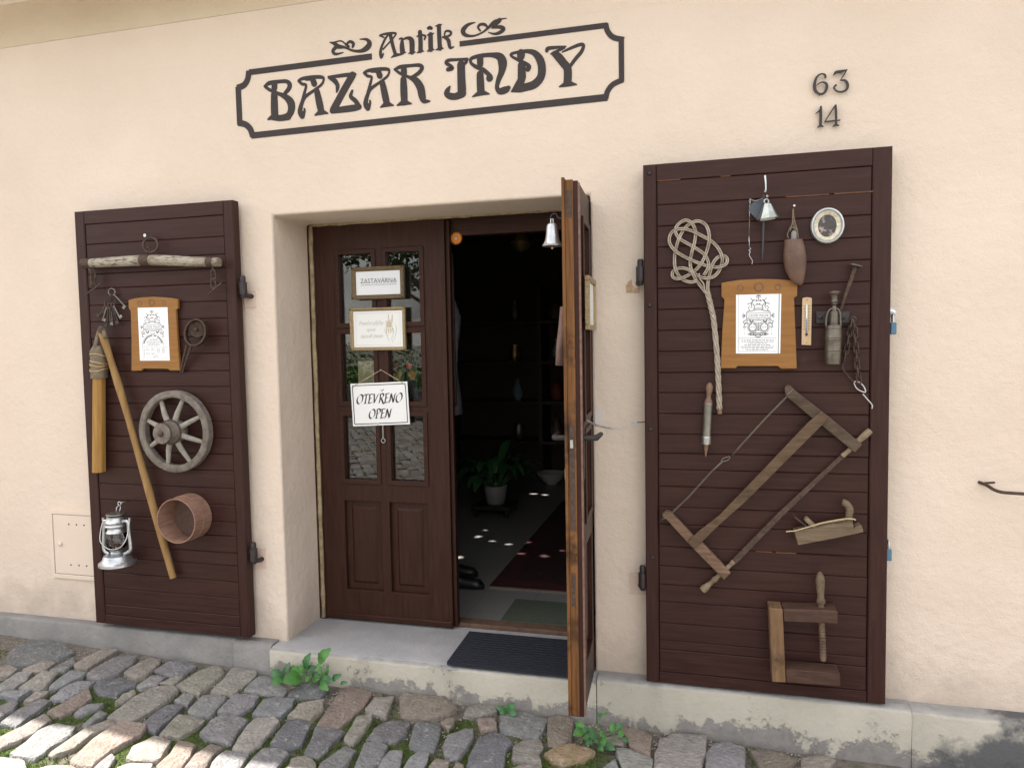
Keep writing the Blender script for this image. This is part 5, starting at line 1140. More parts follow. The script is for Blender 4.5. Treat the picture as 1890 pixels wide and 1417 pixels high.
axis_lathe(ZG,(349,438),(345,515),[(0,14),(.15,15),(1,4)],'nozzle',M['turned'],yg,t,kg,12)
# ---------------------------------------------------------------- bow saw
t = thing('bow_saw', 'long wooden frame saw hung diagonally across the right shutter', 'saw', P(*ZG(680,650),YS))
def slab(name, pts, y0_, y1_, mat, bev=.003): MB().ext([P(*ZG(x, y), y0_) for x, y in pts], y1_-y0_).build(name, mat, t, bevel=bev)
slab('upper_arm', [(838,100),(842,78),(862,68),(880,76),(900,100),(1000,178),(1110,262),(1322,440),(1275,490),(1090,338),(1000,268),(848,140)], YS-.034, YS-.006, M['saw1'])
slab('lower_arm', [(74,872),(98,850),(128,858),(152,884),(270,1010),(335,1062),(502,1240),(460,1282),(242,1060),(100,905),(78,890)], YS-.034, YS-.006, M['saw2'])
slab('stretcher', [(232,1045),(300,980),(430,880),(700,600),(980,305),(1065,233),(1112,270),(1090,300),(850,540),(600,790),(420,950),(275,1092)], YS-.044, YS-.0345, M['saw3'])
slab('blade', [(505,1160),(800,860),(1190,500),(1215,512),(830,880),(535,1180)], YS-.020, YS-.0185, M['iron'], 0)
axis_lathe(ZG,(440,1245),(325,1345),[(0,14),(.2,16),(.35,20),(.45,14),(.6,17),(.9,27),(1,24)],'grip',M['pale'],YS-.02,t,kg)
axis_lathe(ZG,(1270,440),(1372,350),[(0,14),(.3,18),(.7,22),(.95,20),(1,16)],'grip',M['pale'],YS-.02,t,kg)
axis_lathe(ZG,(462,1222),(522,1166),[(0,14),(.3,15),(.75,14),(.8,17),(1,16)],'blade_pin',M['pale'],YS-.02,t,kg)
axis_lathe(ZG,(1262,455),(1196,512),[(0,14),(.3,15),(.75,14),(.8,17),(1,16)],'blade_pin',M['pale'],YS-.02,t,kg)
m = MB(); w1 = [(885,105),(860,128),(720,270),(560,445),(495,520)]; w2 = [(445,545),(380,605),(240,760),(120,875),(82,898)]
m.tube([P(*ZG(x, y), YS-.030) for x, y in w1], .0013, 5); m.tube([P(*ZG(x+5, y+3), YS-.028) for x, y in w1], .0013, 5); m.tube([P(*ZG(x, y), YS-.030) for x, y in w2], .0013, 5); m.tube([P(*ZG(x+5, y+3), YS-.028) for x, y in w2], .0013, 5)
m.tube(crv([P(*ZG(x, y), YS-.030) for x, y in [(445,545),(455,525),(495,515),(485,535)]], 5, True), .0016, 6, True)
for (x, y) in ((868,112), (95,888)):
    q = P(*ZG(x, y), YS-.02); m.tube([q+V((.012,-.017,.012)), q+V((-.014,-.016,-.012)), q+V((-.016,.012,-.012)), q+V((.012,.012,.014))], .0013, 5, True)
m.build('tension_wire', M['pewter'], t, smooth=True)
# ---------------------------------------------------------------- wooden plane
ZPl = Zm(1400,900,3.633); kq = mpp(1530,980,YS-.05)/3.633
t = thing('wood_plane', 'wooden smoothing plane with curved horn handle, tied up with twine', 'plane', P(*ZPl(470,380),YS))
yq = YS-.062
MB().ext([P(*ZPl(x, y), yq) for x, y in [(240,292),(300,280),(390,266),(500,240),(515,246),(632,224),(640,274),(655,262),(692,250),(706,298),(500,342),(266,386)]], .055).build('body', M['plane'], t, bevel=.003)
q = [P(*ZPl(x, y), yq+.026) for x, y in [(608,232),(606,190),(612,150),(600,118),(578,100),(560,94)]]
MB().tube(crv(q, 5), [.0125]*8+[.0135]*6+[.013]*6+[.0125]*4+[.009,.004], 12).build('horn', M['plane'], t, smooth=True)
q0, q1 = P(*ZPl(385,268), yq+.026), P(*ZPl(318,206), yq+.026); d = (q1-q0).normalized(); s_ = V((0,-1,0)).cross(d)
MB().obox((q0+q1)/2+d*.004, d*((q1-q0).length/2), s_*.0085, V((0,.018,0))).build('wedge', M['pale'], t, bevel=.005)
q0, q1 = P(*ZPl(345,272), yq+.026), P(*ZPl(240,190), yq+.026); d = (q1-q0).normalized(); s_ = V((0,-1,0)).cross(d)
MB().obox((q0+q1)/2, d*((q1-q0).length/2), s_*.0018, V((0,.019,0))).build('iron', M['iron'], t)
MB().tube(crv([P(*ZPl(x, y), yq-.003) for x, y in [(184,294),(215,290),(245,288),(300,272),(350,258),(420,236),(500,220),(560,210),(600,207),(640,210),(650,218)]], 5), .0026, 6).build('twine', M['twine'], t, smooth=True)
MB().tube(crv([P(*ZPl(x, y), yq+.028) for x, y in [(300,280),(400,245),(500,225),(600,210)]], 5), .0026, 6).build('twine', M['twine'], t, smooth=True)
# ---------------------------------------------------------------- screw clamp
t = thing('wooden_clamp', 'big wooden C-shaped screw clamp at the bottom of the right shutter', 'clamp', P(*ZPl(300,1310),YS))
yk = YS-.085
MB().ext([P(*ZPl(x, y), yk) for x, y in [(70,806),(162,812),(184,1306),(92,1303)]], .082).build('beam', M['clamp_v'], t, bevel=.004)
MB().ext([P(*ZPl(x, y), yk+.002) for x, y in [(164,812),(520,822),(531,830),(531,911),(172,896)]], .078).build('upper_jaw', M['clamp'], t, bevel=.003)
MB().ext([P(*ZPl(x, y), yk+.002) for x, y in [(184,1216),(536,1240),(548,1252),(548,1330),(187,1306)]], .078).build('lower_jaw', M['clamp'], t, bevel=.003)
ym = yk+.04
axis_lathe(ZPl,(412,562),(418,768),[(0,6),(.04,16),(.15,28),(.3,33),(.5,29),(.7,25),(.86,24),(.92,31),(1,30)],'handle',M['oldwood'],ym,t,kq)
sp = [(0,22)]+[(f/40, 24 if f % 2 else 20) for f in range(2, 39)]+[(.98,20),(1,12)]
axis_lathe(ZPl,(418,768),(434,1162),sp,'screw',M['oldwood'],ym,t,kq,16)
# ================================================================== things on the left door leaf
def frame_pic(label, x0, x1, z0, z1, w_, dpt, fm, y, paper_mat, corner_tilt=0.0):
    t = thing('framed_notice', label, 'framed notice', V(((x0+x1)/2, y, z0)))
    q = lambda i, yy: [V((x0+i,yy,z0+i)),V((x1-i,yy,z0+i)),V((x1-i,yy,z1-i)),V((x0+i,yy,z1-i))]
    secs = [(0,y),(0,y-dpt*.8),(w_*.3,y-dpt),(w_*.7,y-dpt*.75),(w_,y-dpt*.45),(w_,y)]
    m = MB(); m.v = [p for i, yy in secs for p in q(i, yy)]; n6 = len(secs)
    for k_ in range(n6):
        for i in range(4): m.f.append((k_*4+i, k_*4+(i+1)%4, ((k_+1)%n6)*4+(i+1)%4, ((k_+1)%n6)*4+i))
    m.build('frame', fm, t)
    m = MB(); nb = int((x1-x0)/.012)                       # little beads along the moulding
    for i in range(nb):
        for zz in (z0+w_*.3, z1-w_*.3): m.obox(V((x0+(i+.5)*(x1-x0)/nb, y-dpt, zz)), V((.0036,0,.0015)), V((0,.0018,0)), V((-.001,0,.0032)))
    nb = int((z1-z0)/.012)
    for i in range(nb):
        for xx in (x0+w_*.3, x1-w_*.3): m.obox(V((xx, y-dpt, z0+(i+.5)*(z1-z0)/nb)), V((.0032,0,.001)), V((0,.0018,0)), V((-.0015,0,.0036)))
    m.build('beading', fm, t)
    a = w_-.001; MB().box(x0+a,x1-a,y-.006,y-.001,z0+a,z1-a).build('paper', paper_mat, t)
    MB().add([(x0+a,y-.008,z0+a),(x1-a,y-.008,z0+a),(x1-a,y-.008,z1-a),(x0+a,y-.008,z1-a)], [(0,1,2,3)]).build('glass', glassmat('picture_glass', 1.3, (.99,.99,.99)), t)
    return t, Draw([V((x0+w_,y-.006,z1-w_)),V((x1-w_,y-.006,z1-w_)),V((x1-w_,y-.006,z0+w_)),V((x0+w_,y-.006,z0+w_))], (z1-z0-2*w_)/(x1-x0-2*w_))
t, D = frame_pic('upper framed notice on the closed door, reading Zastavárna', -1.664,-1.3895,1.808,1.964,.021,.02,M['goldframe'],.2915,M['paper'])
mb, gm = MB(), MB()
def slab_text(D, mb, body, u, v, w_):
    D.text(mb, body, u, v, w_)
    n = len(body)
    for i in range(n): c = u-w_/2+w_*(i+.5)/n; D.line(mb, [(c-.024,v-.001),(c+.024,v-.001)], .007, 1)
slab_text(D, mb, 'ZASTAVÁRNA', .51, .49, .82); D.text(gm, 'starožitností a historických předmětů', .51, .60, .80)
sheetbuild(mb, 'print', M['crestink'], t); sheetbuild(gm, 'small_print', M['ink_grey'], t)
t, D = frame_pic('lower framed notice on the closed door, script text beside a house held in hands', -1.679,-1.389,1.560,1.767,.016,.016,M['goldframe2'],.2915,M['paper2'])
mb, gm, tm = MB(), MB(), MB()
for body, u, v, w_ in [('Finanční půjčky', .37, .38, .50), ('oproti', .36, .56, .18), ('zástavě zlatem', .37, .74, .46)]: D.text(mb, body, u, v, w_, shear=.28, hscale=1.35)
for pts, w_ in [([(.66,.32),(.73,.23),(.80,.32)],.012), ([(.67,.32),(.67,.52),(.79,.52),(.79,.32)],.008), ([(.72,.22),(.72,.10)],.02), ([(.79,.30),(.80,.12)],.025)]: D.line(tm, pts, w_, 1)
D.poly(tm, [(.68,.33),(.73,.26),(.78,.33),(.78,.46),(.68,.46)])
for k_ in range(4): D.line(tm, [(.66+.045*k_,.46),(.675+.045*k_,.55),(.665+.045*k_,.64)], .022, 4, True)
for pts in [[(.63,.50),(.66,.62),(.72,.70)],[(.84,.34),(.88,.50),(.85,.70),(.80,.86)],[(.66,.64),(.70,.76),(.74,.86)],[(.84,.6),(.78,.75),(.80,.9)]]: D.line(gm, pts, .014, 4, True)
D.line(gm, [(.05,.06),(.95,.06),(.95,.94),(.05,.94),(.05,.06)], .006, 1)
sheetbuild(mb, 'script', M['inklight'], t); sheetbuild(tm, 'drawing', M['ink_tan'], t); sheetbuild(gm, 'drawing_lines', M['ink_pale'], t)
# open sign
ZO = Zm(600,640,5.45); ysg = .286
t = thing('open_sign', 'white Otevřeno Open sign hanging by a string on the closed door', 'open sign', P(*ZO(560,790),ysg))
c4 = [P(*ZO(x, y), ysg) for x, y in [(253,372),(826,348),(853,778),(281,800)]]
MB().ext(c4, .004).build('plate', M['white'], t, bevel=.0015)
D = Draw(c4, .71); mb = MB()
i0, i1 = .035, .055
for (a, b) in [((i0,i0*1.4),(1-i0,i0*1.4)),((1-i0,i0*1.4),(1-i0,1-i0*1.4)),((1-i0,1-i0*1.4),(i0,1-i0*1.4)),((i0,1-i0*1.4),(i0,i0*1.4))]: D.line(mb, [a, b], .014, 1)
sheetbuild(mb, 'border_line', M['ink'], t)
GLY = {'O':(.92,[[(.62,.98),(.25,.80),(.08,.40),(.25,.04),(.55,.03),(.82,.28),(.90,.62),(.78,.92),(.55,1.0),(.40,.93)]]),
 'T':(.72,[[(.08,.80),(.14,.95),(.40,.97),(.80,1.0)],[(.46,.97),(.44,.5),(.36,.02)],[(.20,.02),(.36,.03),(.52,.02)]]),
 'E':(.66,[[(.26,.97),(.24,.5),(.16,.03)],[(.12,.95),(.40,.98),(.70,1.0)],[(.22,.52),(.40,.53),(.55,.56)],[(.05,.02),(.30,.02),(.58,.06),(.66,.16)]]),
 'V':(.84,[[(.04,.92),(.16,1.0),(.24,.80),(.30,.02)],[(.30,.02),(.62,.62),(.80,.94),(.95,1.0)]]),
 'R':(.84,[[(.30,.97),(.28,.5),(.20,.0)],[(.08,.88),(.30,1.0),(.62,1.0),(.74,.82),(.60,.60),(.30,.50)],[(.44,.52),(.60,.22),(.78,-.06),(.95,-.08)]]),
 'N':(.98,[[(.02,.02),(.16,.06),(.24,.5),(.30,.97)],[(.30,.97),(.50,.5),(.70,.0)],[(.70,.0),(.78,.5),(.88,.92),(1.06,1.02)]]),
 'P':(.74,[[(.30,.97),(.28,.5),(.20,.02)],[(.08,.88),(.30,1.0),(.62,1.0),(.76,.80),(.60,.56),(.30,.48)],[(.06,.02),(.22,.03),(.38,.02)]])}
def callig(body, u0, v0, h, wtot, slope):
    tot = sum(GLY[c_][0] for c_ in body); k_ = wtot/tot; u = u0
    for ch in body:
        mb = MB(); adv, sts = GLY[ch]
        for s_ in sts:
            pts = cr(s_, 6); nib = (cos(radians(40))*.030, sin(radians(40))*.030*.8); D.n += 1; l = .0005+.00004*(D.n % 12); b0 = len(mb.v)
            for (x, y) in pts:
                uu = u+(x+.18*y)*k_; vv = v0-y*h+slope*(uu-u0)
                mb.v += [D.pt(uu-nib[0]*.55, vv+nib[1]*.75, l), D.pt(uu+nib[0]*.55, vv-nib[1]*.75, l)]
            mb.f += [(b0+2*i, b0+2*i+1, b0+2*i+3, b0+2*i+2) for i in range(len(pts)-1)]
        sheetbuild(mb, 'letter', M['ink'], t); u += adv*k_
callig('OTEVRENO', .085, .475, .215, .80, 0); callig('OPEN', .285, .83, .215, .40, 0)
mb = MB(); D.line(mb, [(.535,.165),(.553,.205),(.585,.155)], .012, 1); sheetbuild(mb, 'caron', M['ink'], t)
top = P(*ZO(563,232), .289)
m = MB(); m.tube([P(*ZO(285,400), ysg-.002), P(*ZO(303,385), ysg-.002), top], .0016, 5); m.tube([P(*ZO(800,380), ysg-.002), P(*ZO(780,362), ysg-.002), top], .0016, 5); m.build('string', M['twine'], t)
MB().lathe([(.003,-.004),(.003,.006)], top, V((0,-1,0)), 8).build('nail', M['steel'], t)
for x, y in ((285,402),(803,382),(530,772)): MB().lathe([(.0045,0),(.0045,.002),(.002,.003)], P(*ZO(x, y), ysg), V((0,-1,0)), 10).build('eyelet', M['zinc'], t)
# little chain with ring below the sign
t = thing('pull_chain', 'thin chain ending in a ring, dangling below the Open sign', 'chain', P(*ZO(584,940),.286)); m = MB()
a, b = P(*ZO(580,770), .289), P(*ZO(584,920), .288)
for i in range(12): link(m, a.lerp(b, (i+.5)/12), b-a, (b-a).length/12*1.5, .005, .0011, 1.57*(i % 2))
m.build('links', M['zinc'], t, smooth=True); m = MB(); ring(m, P(*ZO(585,943), .287), .0105, .0018); m.build('ring', M['zinc'], t, smooth=True)
# ================================================================== things on the open leaf
t = thing('door_bell', 'silver hand bell hanging from the top of the open door leaf', 'bell', P(1018,457,-.37))
yd = -.375; c = P(1019,413,yd); kd = mpp(1018,430,yd)
MB().lathe([(6*kd,-0.0),(9*kd,1.5*kd),(10.5*kd,6*kd),(11.5*kd,18*kd),(13.5*kd,30*kd),(17*kd,37*kd),(19*kd,39*kd),(18.5*kd,41*kd),(10*kd,38*kd),(8*kd,10*kd)], c, V((0,0,-1)), 28).build('bell_cup', M['zinc'], t, smooth=40)
m = MB(); m.tube([c+V((-2.5*kd,0,-.002)), c+V((-1.8*kd,0,9*kd)), c+V((1.8*kd,0,9*kd)), c+V((2.5*kd,0,-.002))], .003, 6); m.build('shackle', M['steel'], t, smooth=40)
hk = c+V((0,0,8.5*kd)); m = MB().tube(crv([hk+V((-.004,0,-.004)), hk+V((-.005,0,.006)), hk+V((.002,0,.017)), hk+V((.016,0,.016)), hk+V((.022,0,.004)), V((-.487,yd,hk.z-.002))], 5), .0024, 6); m.build('hook', M['darkiron'], t, smooth=True)
MB().lathe([(.002,0),(.005,-.002),(.006,-.007),(.003,-.011)], c+V((0,0,-41*kd)), seg=12).build('clapper', M['brass'], t, smooth=True)
# framed paper on the outer face of the open leaf
t = thing('framed_paper', 'gilt framed paper hung on the outer side of the open door leaf', 'framed paper', V((-.42,-.18,1.64)))
def onleaf(s0, s1, z0, z1, o0, o1, name, mat):
    m = MB(); b0 = []
    for z in (z0, z1):
        for s_, o_ in ((s0,o0),(s1,o0),(s1,o1),(s0,o1)): b0.append(V((hx,hy,z))+dv*s_+nv*(.0225+o_))
    m.add(b0, [(0,3,2,1),(4,5,6,7),(0,1,5,4),(1,2,6,5),(2,3,7,6),(3,0,4,7)]); return m.build(name, mat, t, bevel=.002)
za, zb = 1.632, 1.832
onleaf(.36,.62,za,za+.018,.010,.028,'frame_bar',M['goldframe2']); onleaf(.36,.62,zb-.018,zb,.010,.028,'frame_bar',M['goldframe2']); onleaf(.36,.378,za+.019,zb-.019,.010,.028,'frame_bar',M['goldframe2']); onleaf(.602,.62,za+.019,zb-.019,.010,.028,'frame_bar',M['goldframe2'])
onleaf(.379,.601,za+.019,zb-.019,.012,.018,'paper',M['paper2'])
# bag hung on the inner handle side
bg_ = MB(); cz0, cz1 = 1.50, 1.72
for i in range(9):
    z = cz1-(cz1-cz0)*i/8; wdt = .012+.05*min(1,(i/5))**1.2 if i < 7 else .06-.02*(i-6)
    for a in range(12):
        th = 2*pi*a/12; e = .018+.012*(i/8)
        bg_.v.append(V((hx,hy,z))+dv*(.60+wdt*cos(th)*(1+.1*sin(3*th+i)))-nv*(.030+e+e*.8*sin(th)))
for i in range(8):
    for a in range(12): bg_.f.append((i*12+a, i*12+(a+1)%12, (i+1)*12+(a+1)%12, (i+1)*12+a))
bg_.f += [tuple(range(12)), tuple(96+a for a in range(12))]
tag(bg_.build('cloth_bag', M['browncloth'], None, smooth=True), 'brown cloth bag hanging on the inner side of the open door leaf', 'bag')
# sunflower ornament on the frame
t = thing('sun_ornament', 'small orange sun-shaped ornament on the door frame', 'ornament', P(842,440,.345)); c = P(842,440,.345); k_ = mpp(842,440,.345)
pts = []
for i in range(40): a = 2*pi*i/40; r = (12 if i % 2 else 8.0)*k_; pts.append(c+V((r*cos(a),0,r*sin(a))))
MB().ext(pts, .003).build('rays', M['orange'], t); MB().lathe([(2.8*k_,0),(2.3*k_,.003),(.5*k_,.004)], c, V((0,-1,0)), 14).build('centre', M['china'], t, smooth=True)
# safety chain from the leaf to the shutter
t = thing('door_chain', 'thin silver chain holding the open door leaf to the right shutter', 'chain', P(1130,788,-.1)); m = MB()
ZCh = Zm(1000,700,3.54)
pts = [((296,268),-.26),((350,296),-.20),((400,310),-.16),((450,319),-.12),((500,320),-.10),((550,312),-.085),((596,296),-.075)]
cv = crv([P(*ZCh(*p), y) for p, y in pts], 12); cv = cv[::1]
step = .0085; acc = 0; prev = cv[0]; sam = [cv[0]]
for p in cv[1:]:
    while (p-prev).length >= step: prev = prev+(p-prev).normalized()*step; sam.append(prev)
for i in range(len(sam)-1): link(m, (sam[i]+sam[i+1])/2, sam[i+1]-sam[i], .0125, .007, .0013, 1.57*(i % 2))
m.build('links', M['steel'], t, smooth=True)
m = MB(); q = P(*ZCh(606,292), -.075); ring(m, q, .0098, .0022); m.build('ring', M['zinc'], t, smooth=True)
m = MB(); m.tube(crv([q+V((.007,0,.003)), q+V((.014,.004,.008)), q+V((.022,.01,.006)), V((-.224,-.055,q.z+.008))], 5), .002, 6); m.build('hook', M['darkiron'], t, smooth=True)
m = MB(); q = cv[0]; m.tube([q, V((hx,hy,q.z))+dv*((q.y-hy)/dv.y)+nv*.0222], .003, 6); m.build('screw', M['steel'], t)
# ================================================================== doorstep mat and the shop inside
t = thing('door_mat', 'dark ribbed rubber door mat on the doorstep', 'door mat', V((-.83,.1,.197)))
ml = [(-1.10,.285),(-.52,.285),(-.52,-.083),(-1.06,-.083),(-1.085,-.075),(-1.092,-.058)]
MB().ext([V((x,y,.200)) for x, y in ml], V((0,0,-.0065))).build('base', M['rubber'], t)
for i in range(14): MB().box(-1.085,-.53,-.065+.0245*i,-.065+.0245*i+.012,.2005,.2035).build('rib', M['rubber'], t)
FZ = .18
def tiles():
    m, nt, b = newmat('room_floor_tiles'); L = nt.links.new; tc = N(nt, 'ShaderNodeTexCoord'); br = N(nt, 'ShaderNodeTexBrick'); br.offset = 0
    br.inputs['Scale'].default_value = 1; br.inputs['Brick Width'].default_value = .3; br.inputs['Row Height'].default_value = .3; br.inputs['Mortar Size'].default_value = .003
    br.inputs['Color1'].default_value = (.24,.235,.225,1); br.inputs['Color2'].default_value = (.225,.22,.21,1); br.inputs['Mortar'].default_value = (.17,.16,.15,1)
    L(tc.outputs['Object'], br.inputs['Vector']); L(br.outputs[0], b.inputs['Base Color']); b.inputs['Roughness'].default_value = .4; return m
fl = MB().box(-3.3,1.5,.422,4.5,.08,FZ).build('shop_floor', tiles(), None, kind='structure')
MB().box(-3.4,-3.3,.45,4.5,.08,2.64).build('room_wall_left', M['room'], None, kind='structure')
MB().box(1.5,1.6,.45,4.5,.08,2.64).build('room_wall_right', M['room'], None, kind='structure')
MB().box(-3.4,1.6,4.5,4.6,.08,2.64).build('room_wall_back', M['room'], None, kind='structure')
# unseen slab over the room, holes added to throw sun spots indoors
spots = [((866,994),.075),((880,990),.05),((908,998),.035),((937,1004),.04),((958,1004),.03),((975,1003),.035),((846,1028),.05),((962,1024),.045),((978,1022),.03),((985,911),.06),((1005,913),.05),((1016,914),.035),((842,941),.035),((852,940),.03),((895,978),.025),((978,940),.02),((900,863),.05),((935,857),.03)]
rz = 2.64; holes = []
for (px, py), s_ in spots:
    zt = FZ if py > 900 else .75
    p = PZ(px, py, zt); q = p-SUN*((rz-zt)/-SUN.z)
    n_ = 9; holes.append([V((q.x+s_*.62*(1+.25*sin(3*a+px))*cos(a), q.y+s_*.5*(1+.3*cos(2*a+py))*sin(a), rz)) for a in [2*pi*i/n_ for i in range(n_)]])
ok = []
for h in holes:
    c = sum(h, V())/len(h)
    if -3.3 < c.x < 1.5 and .7 < c.y < 4.4 and all((c-sum(g, V())/len(g)).length > .11 for g in ok): ok.append(h)
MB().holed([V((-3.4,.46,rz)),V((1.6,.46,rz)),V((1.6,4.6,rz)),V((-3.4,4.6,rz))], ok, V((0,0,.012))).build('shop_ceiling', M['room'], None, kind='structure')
t = thing('patterned_carpet', 'red patterned oriental carpet on the shop floor', 'carpet', V((-.6,2.1,FZ)))
MB().box(-1.09,-.13,1.08,3.14,FZ+.0008,FZ+.011).build('field', M['red'], t)
MB().holed([V((x,y,FZ+.0095)) for x, y in [(-1.2,.97),(-.02,.97),(-.02,3.25),(-1.2,3.25)]], [[V((x,y,FZ+.0095)) for x, y in [(-1.092,1.078),(-.128,1.078),(-.128,3.142),(-1.092,3.142)]]], V((0,0,-.0085))).build('border', M['redborder'], t)
m = MB()
for i in range(90): x = -1.195+i*.013; m.box(x, x+.005, .935+.01*rnd.random(), .972, FZ+.001, FZ+.005)
m.build('fringe', M['card'], t, kind='stuff')
o = MB().box(-1.0,-.56,.47,.785,FZ+.001,FZ+.012).build('floor_mat', M['greenmat'], None, bevel=.005); tag(o, 'grey green mat on the floor just inside the threshold', 'mat')
# potted plant on a black stand
pc_ = PZ(908,930,FZ+.1); pc_ = V((-1.42,2.05,FZ)); 
pc_ = PZ(905,957,FZ)+V((0,.16,0))
t = thing('plant_stand', 'low black stand under the potted plant inside the shop', 'stand', pc_)
MB().box(pc_.x-.16,pc_.x+.16,pc_.y-.15,pc_.y+.15,FZ+.06,FZ+.09).build('top', M['black'], t, bevel=.004)
for sx in (-1,1):
    for sy in (-1,1): MB().box(pc_.x+sx*.13-.015,pc_.x+sx*.13+.015,pc_.y+sy*.12-.015,pc_.y+sy*.12+.015,FZ+.0005,FZ+.06).build('leg', M['black'], t)
t = thing('potted_plant', 'potted house plant with long arching leaves inside the shop', 'plant', pc_+V((0,0,.0905)))
MB().lathe([(.065,.0),(.075,.01),(.095,.12),(.098,.15),(.09,.15),(.085,.13)], pc_+V((0,0,.0905)), seg=24).build('pot', pm('pot_glaze', (.30,.29,.27), (.34,.33,.31), 8, .4), t, smooth=40)
def blade(mb, a, d, L_, W_, droop, nseg=6, fold=.25):
    a, d = V(a), V(d).normalized(); s_ = d.cross(V((0,0,1))); s_ = s_.normalized() if s_.length > .01 else V((1,0,0)); p = a.copy(); b0 = len(mb.v); dd = d.copy()
    for i in range(nseg+1):
        f = i/nseg; wd = W_*(sin(pi*min(.98, .08+f*.92))**.8)/2; nrm = s_.cross(dd).normalized()
        mb.v += [p-s_*wd+nrm*wd*fold, p, p+s_*wd+nrm*wd*fold]
        p = p+dd*(L_/nseg); dd = (dd+V((0,0,-droop/nseg))).normalized()
    for i in range(nseg):
        k_ = b0+3*i; mb.f += [(k_,k_+1,k_+4,k_+3),(k_+1,k_+2,k_+5,k_+4)]
rp_ = random.Random(11)
for i in range(46):
    a = rp_.uniform(0, 2*pi); el = rp_.uniform(.5,1.3); mb = MB(); base = pc_+V((.03*cos(a),.03*sin(a),.22)); d = V((cos(a)*cos(el), sin(a)*cos(el), sin(el)))
    Ls = rp_.uniform(.1,.2); mb.tube([base, base+d*Ls], .004, 5); blade(mb, base+d*Ls, d, rp_.uniform(.2,.32), rp_.uniform(.07,.11), rp_.uniform(1.6,3.0)); mb.build('leaf', M['leafd'], t, smooth=True)
q = PZ(1018,893,FZ); t = thing('china_bowl', 'white china bowl standing on the shop floor behind the carpet', 'bowl', q)
MB().lathe([(.05,.0),(.055,.012),(.10,.05),(.135,.10),(.145,.115),(.135,.112),(.09,.055),(.03,.03)], q, seg=28).build('bowl', M['china'], t, smooth=40)
# boots
for k_, (bx, by) in enumerate([(-1.36,.92),(-1.46,1.12)]):
    m = MB(); secs = []
    for i in range(10):
        f = i/9; x = bx-.10+.24*f; h = .055+.045*(1-f)**1.5 if f > .35 else .10+.06*(.35-f)/.35; wd = .036+.012*sin(pi*min(1,f*1.1))
        if i == 9: h, wd = .03, .02
        for a in range(10): th = 2*pi*a/10; m.v.append(V((x, by+wd*cos(th), FZ+.001+max(0, h*(.5+.5*sin(th))))))
    for i in range(9):
        for a in range(10): m.f.append((i*10+a, i*10+(a+1)%10, (i+1)*10+(a+1)%10, (i+1)*10+a))
    m.f += [tuple(range(10)), tuple(90+a for a in range(10))]
    tag(m.build('boot', M['black'], None, smooth=True), ['black boot lying just inside the door behind the closed leaf', 'second black boot, farther in behind the closed leaf'][k_], 'boot', 'boots inside the door')
# hanging oil lamp
q = P(961,432,1.9); t = thing('hanging_lamp', 'brass hanging oil lamp under the dark shop ceiling', 'lamp', q)
MB().lathe([(.01,-.12),(.05,-.10),(.075,-.06),(.06,-.02),(.03,0),(.03,.03),(.02,.04)], q, seg=24).build('oil_font', M['brass'], t, smooth=40)
MB().lathe([(.16,.06),(.155,.075),(.10,.14),(.05,.17),(.045,.18)], q, seg=28).build('lamp_shade', M['brass'], t, smooth=40)
MB().lathe([(.03,.04),(.035,.08),(.025,.2)], q, seg=16).build('chimney', M['lampglass'], t, smooth=40)
for a in (0, 2.1, 4.2): MB().tube([q+V((.15*cos(a),.15*sin(a),.075)), V((q.x,q.y,2.6))], .003, 6).build('suspension_rod', M['brass'], t)
MB().lathe([(.05,0),(.02,.04)], V((q.x,q.y,2.6)), seg=14).build('ceiling_rose', M['brass'], t)
# shelves along the back with goods
t = thing('wall_shelf', 'dark wooden shelf unit along the back of the shop', 'shelf', V((-1.2,4.3,FZ)))
for z in (.55,.95,1.35,1.75): MB().box(-2.6,.4,4.1,4.48,z,z+.03).build('shelf_board', M['roomdark'], t)
for x in (-2.6,-1.6,-.6,.36): MB().box(x,x+.04,4.08,4.49,FZ+.0005,2.1).build('upright', M['roomdark'], t)
cols_ = ['red','pale blue','white','brass','brown','grey']; mats_ = [pm('g_red', (.22,.04,.03)), pm('g_blue', (.2,.25,.3)), M['china'], M['brass'], M['turned'], M['pewter']]
shp = [('vase',[(.03,0),(.055,.05),(.06,.1),(.03,.17),(.025,.2),(.035,.22)]),('jug',[(.04,0),(.06,.03),(.065,.09),(.045,.14),(.05,.17)]),('plate',[(.05,0),(.05,.012),(.11,.02),(.115,.022)])]
gi_ = 0; ordn = ['lowest','second lowest','second highest','highest']; seen = {}
for li, z in enumerate((.58,.98,1.38,1.78)):
    for x in (-1.85,-1.45,-1.25,-.95,-.75):
        gi_ += 1; nm, pf = shp[(gi_*7) % 2]; ci = (gi_*5+li) % 6
        o = MB().lathe(pf, V((x+rnd.uniform(-.03,.03), 4.25, z+.0005)), seg=16).build(nm, mats_[ci], None, smooth=40)
        lab = f'{cols_[ci]} {nm} on the {ordn[li]} shelf at the back of the shop'; seen[lab] = seen.get(lab, 0)+1
        tag(o, lab if seen[lab] == 1 else f'{lab}, farther right', nm, 'old crockery on the back shelves')
# clothes on a hook just inside
q = P(846,660,.75); m = MB()
for i in range(11):
    z = 1.95-.75*i/10
    for a in range(14): th = 2*pi*a/14; r = (.05+.06*min(1,i/3))*(1+.18*sin(4*th+.6*i)); m.v.append(V((q.x-.10+r*cos(th), .72+r*.6*sin(th), z)))
for i in range(10):
    for a in range(14): m.f.append((i*14+a, i*14+(a+1)%14, (i+1)*14+(a+1)%14, (i+1)*14+a))
m.f += [tuple(range(14)), tuple(140+a for a in range(14))]
tag(m.build('hanging_coat', M['cloth'], None, smooth=True), 'grey blue coat hanging just inside the door', 'coat')
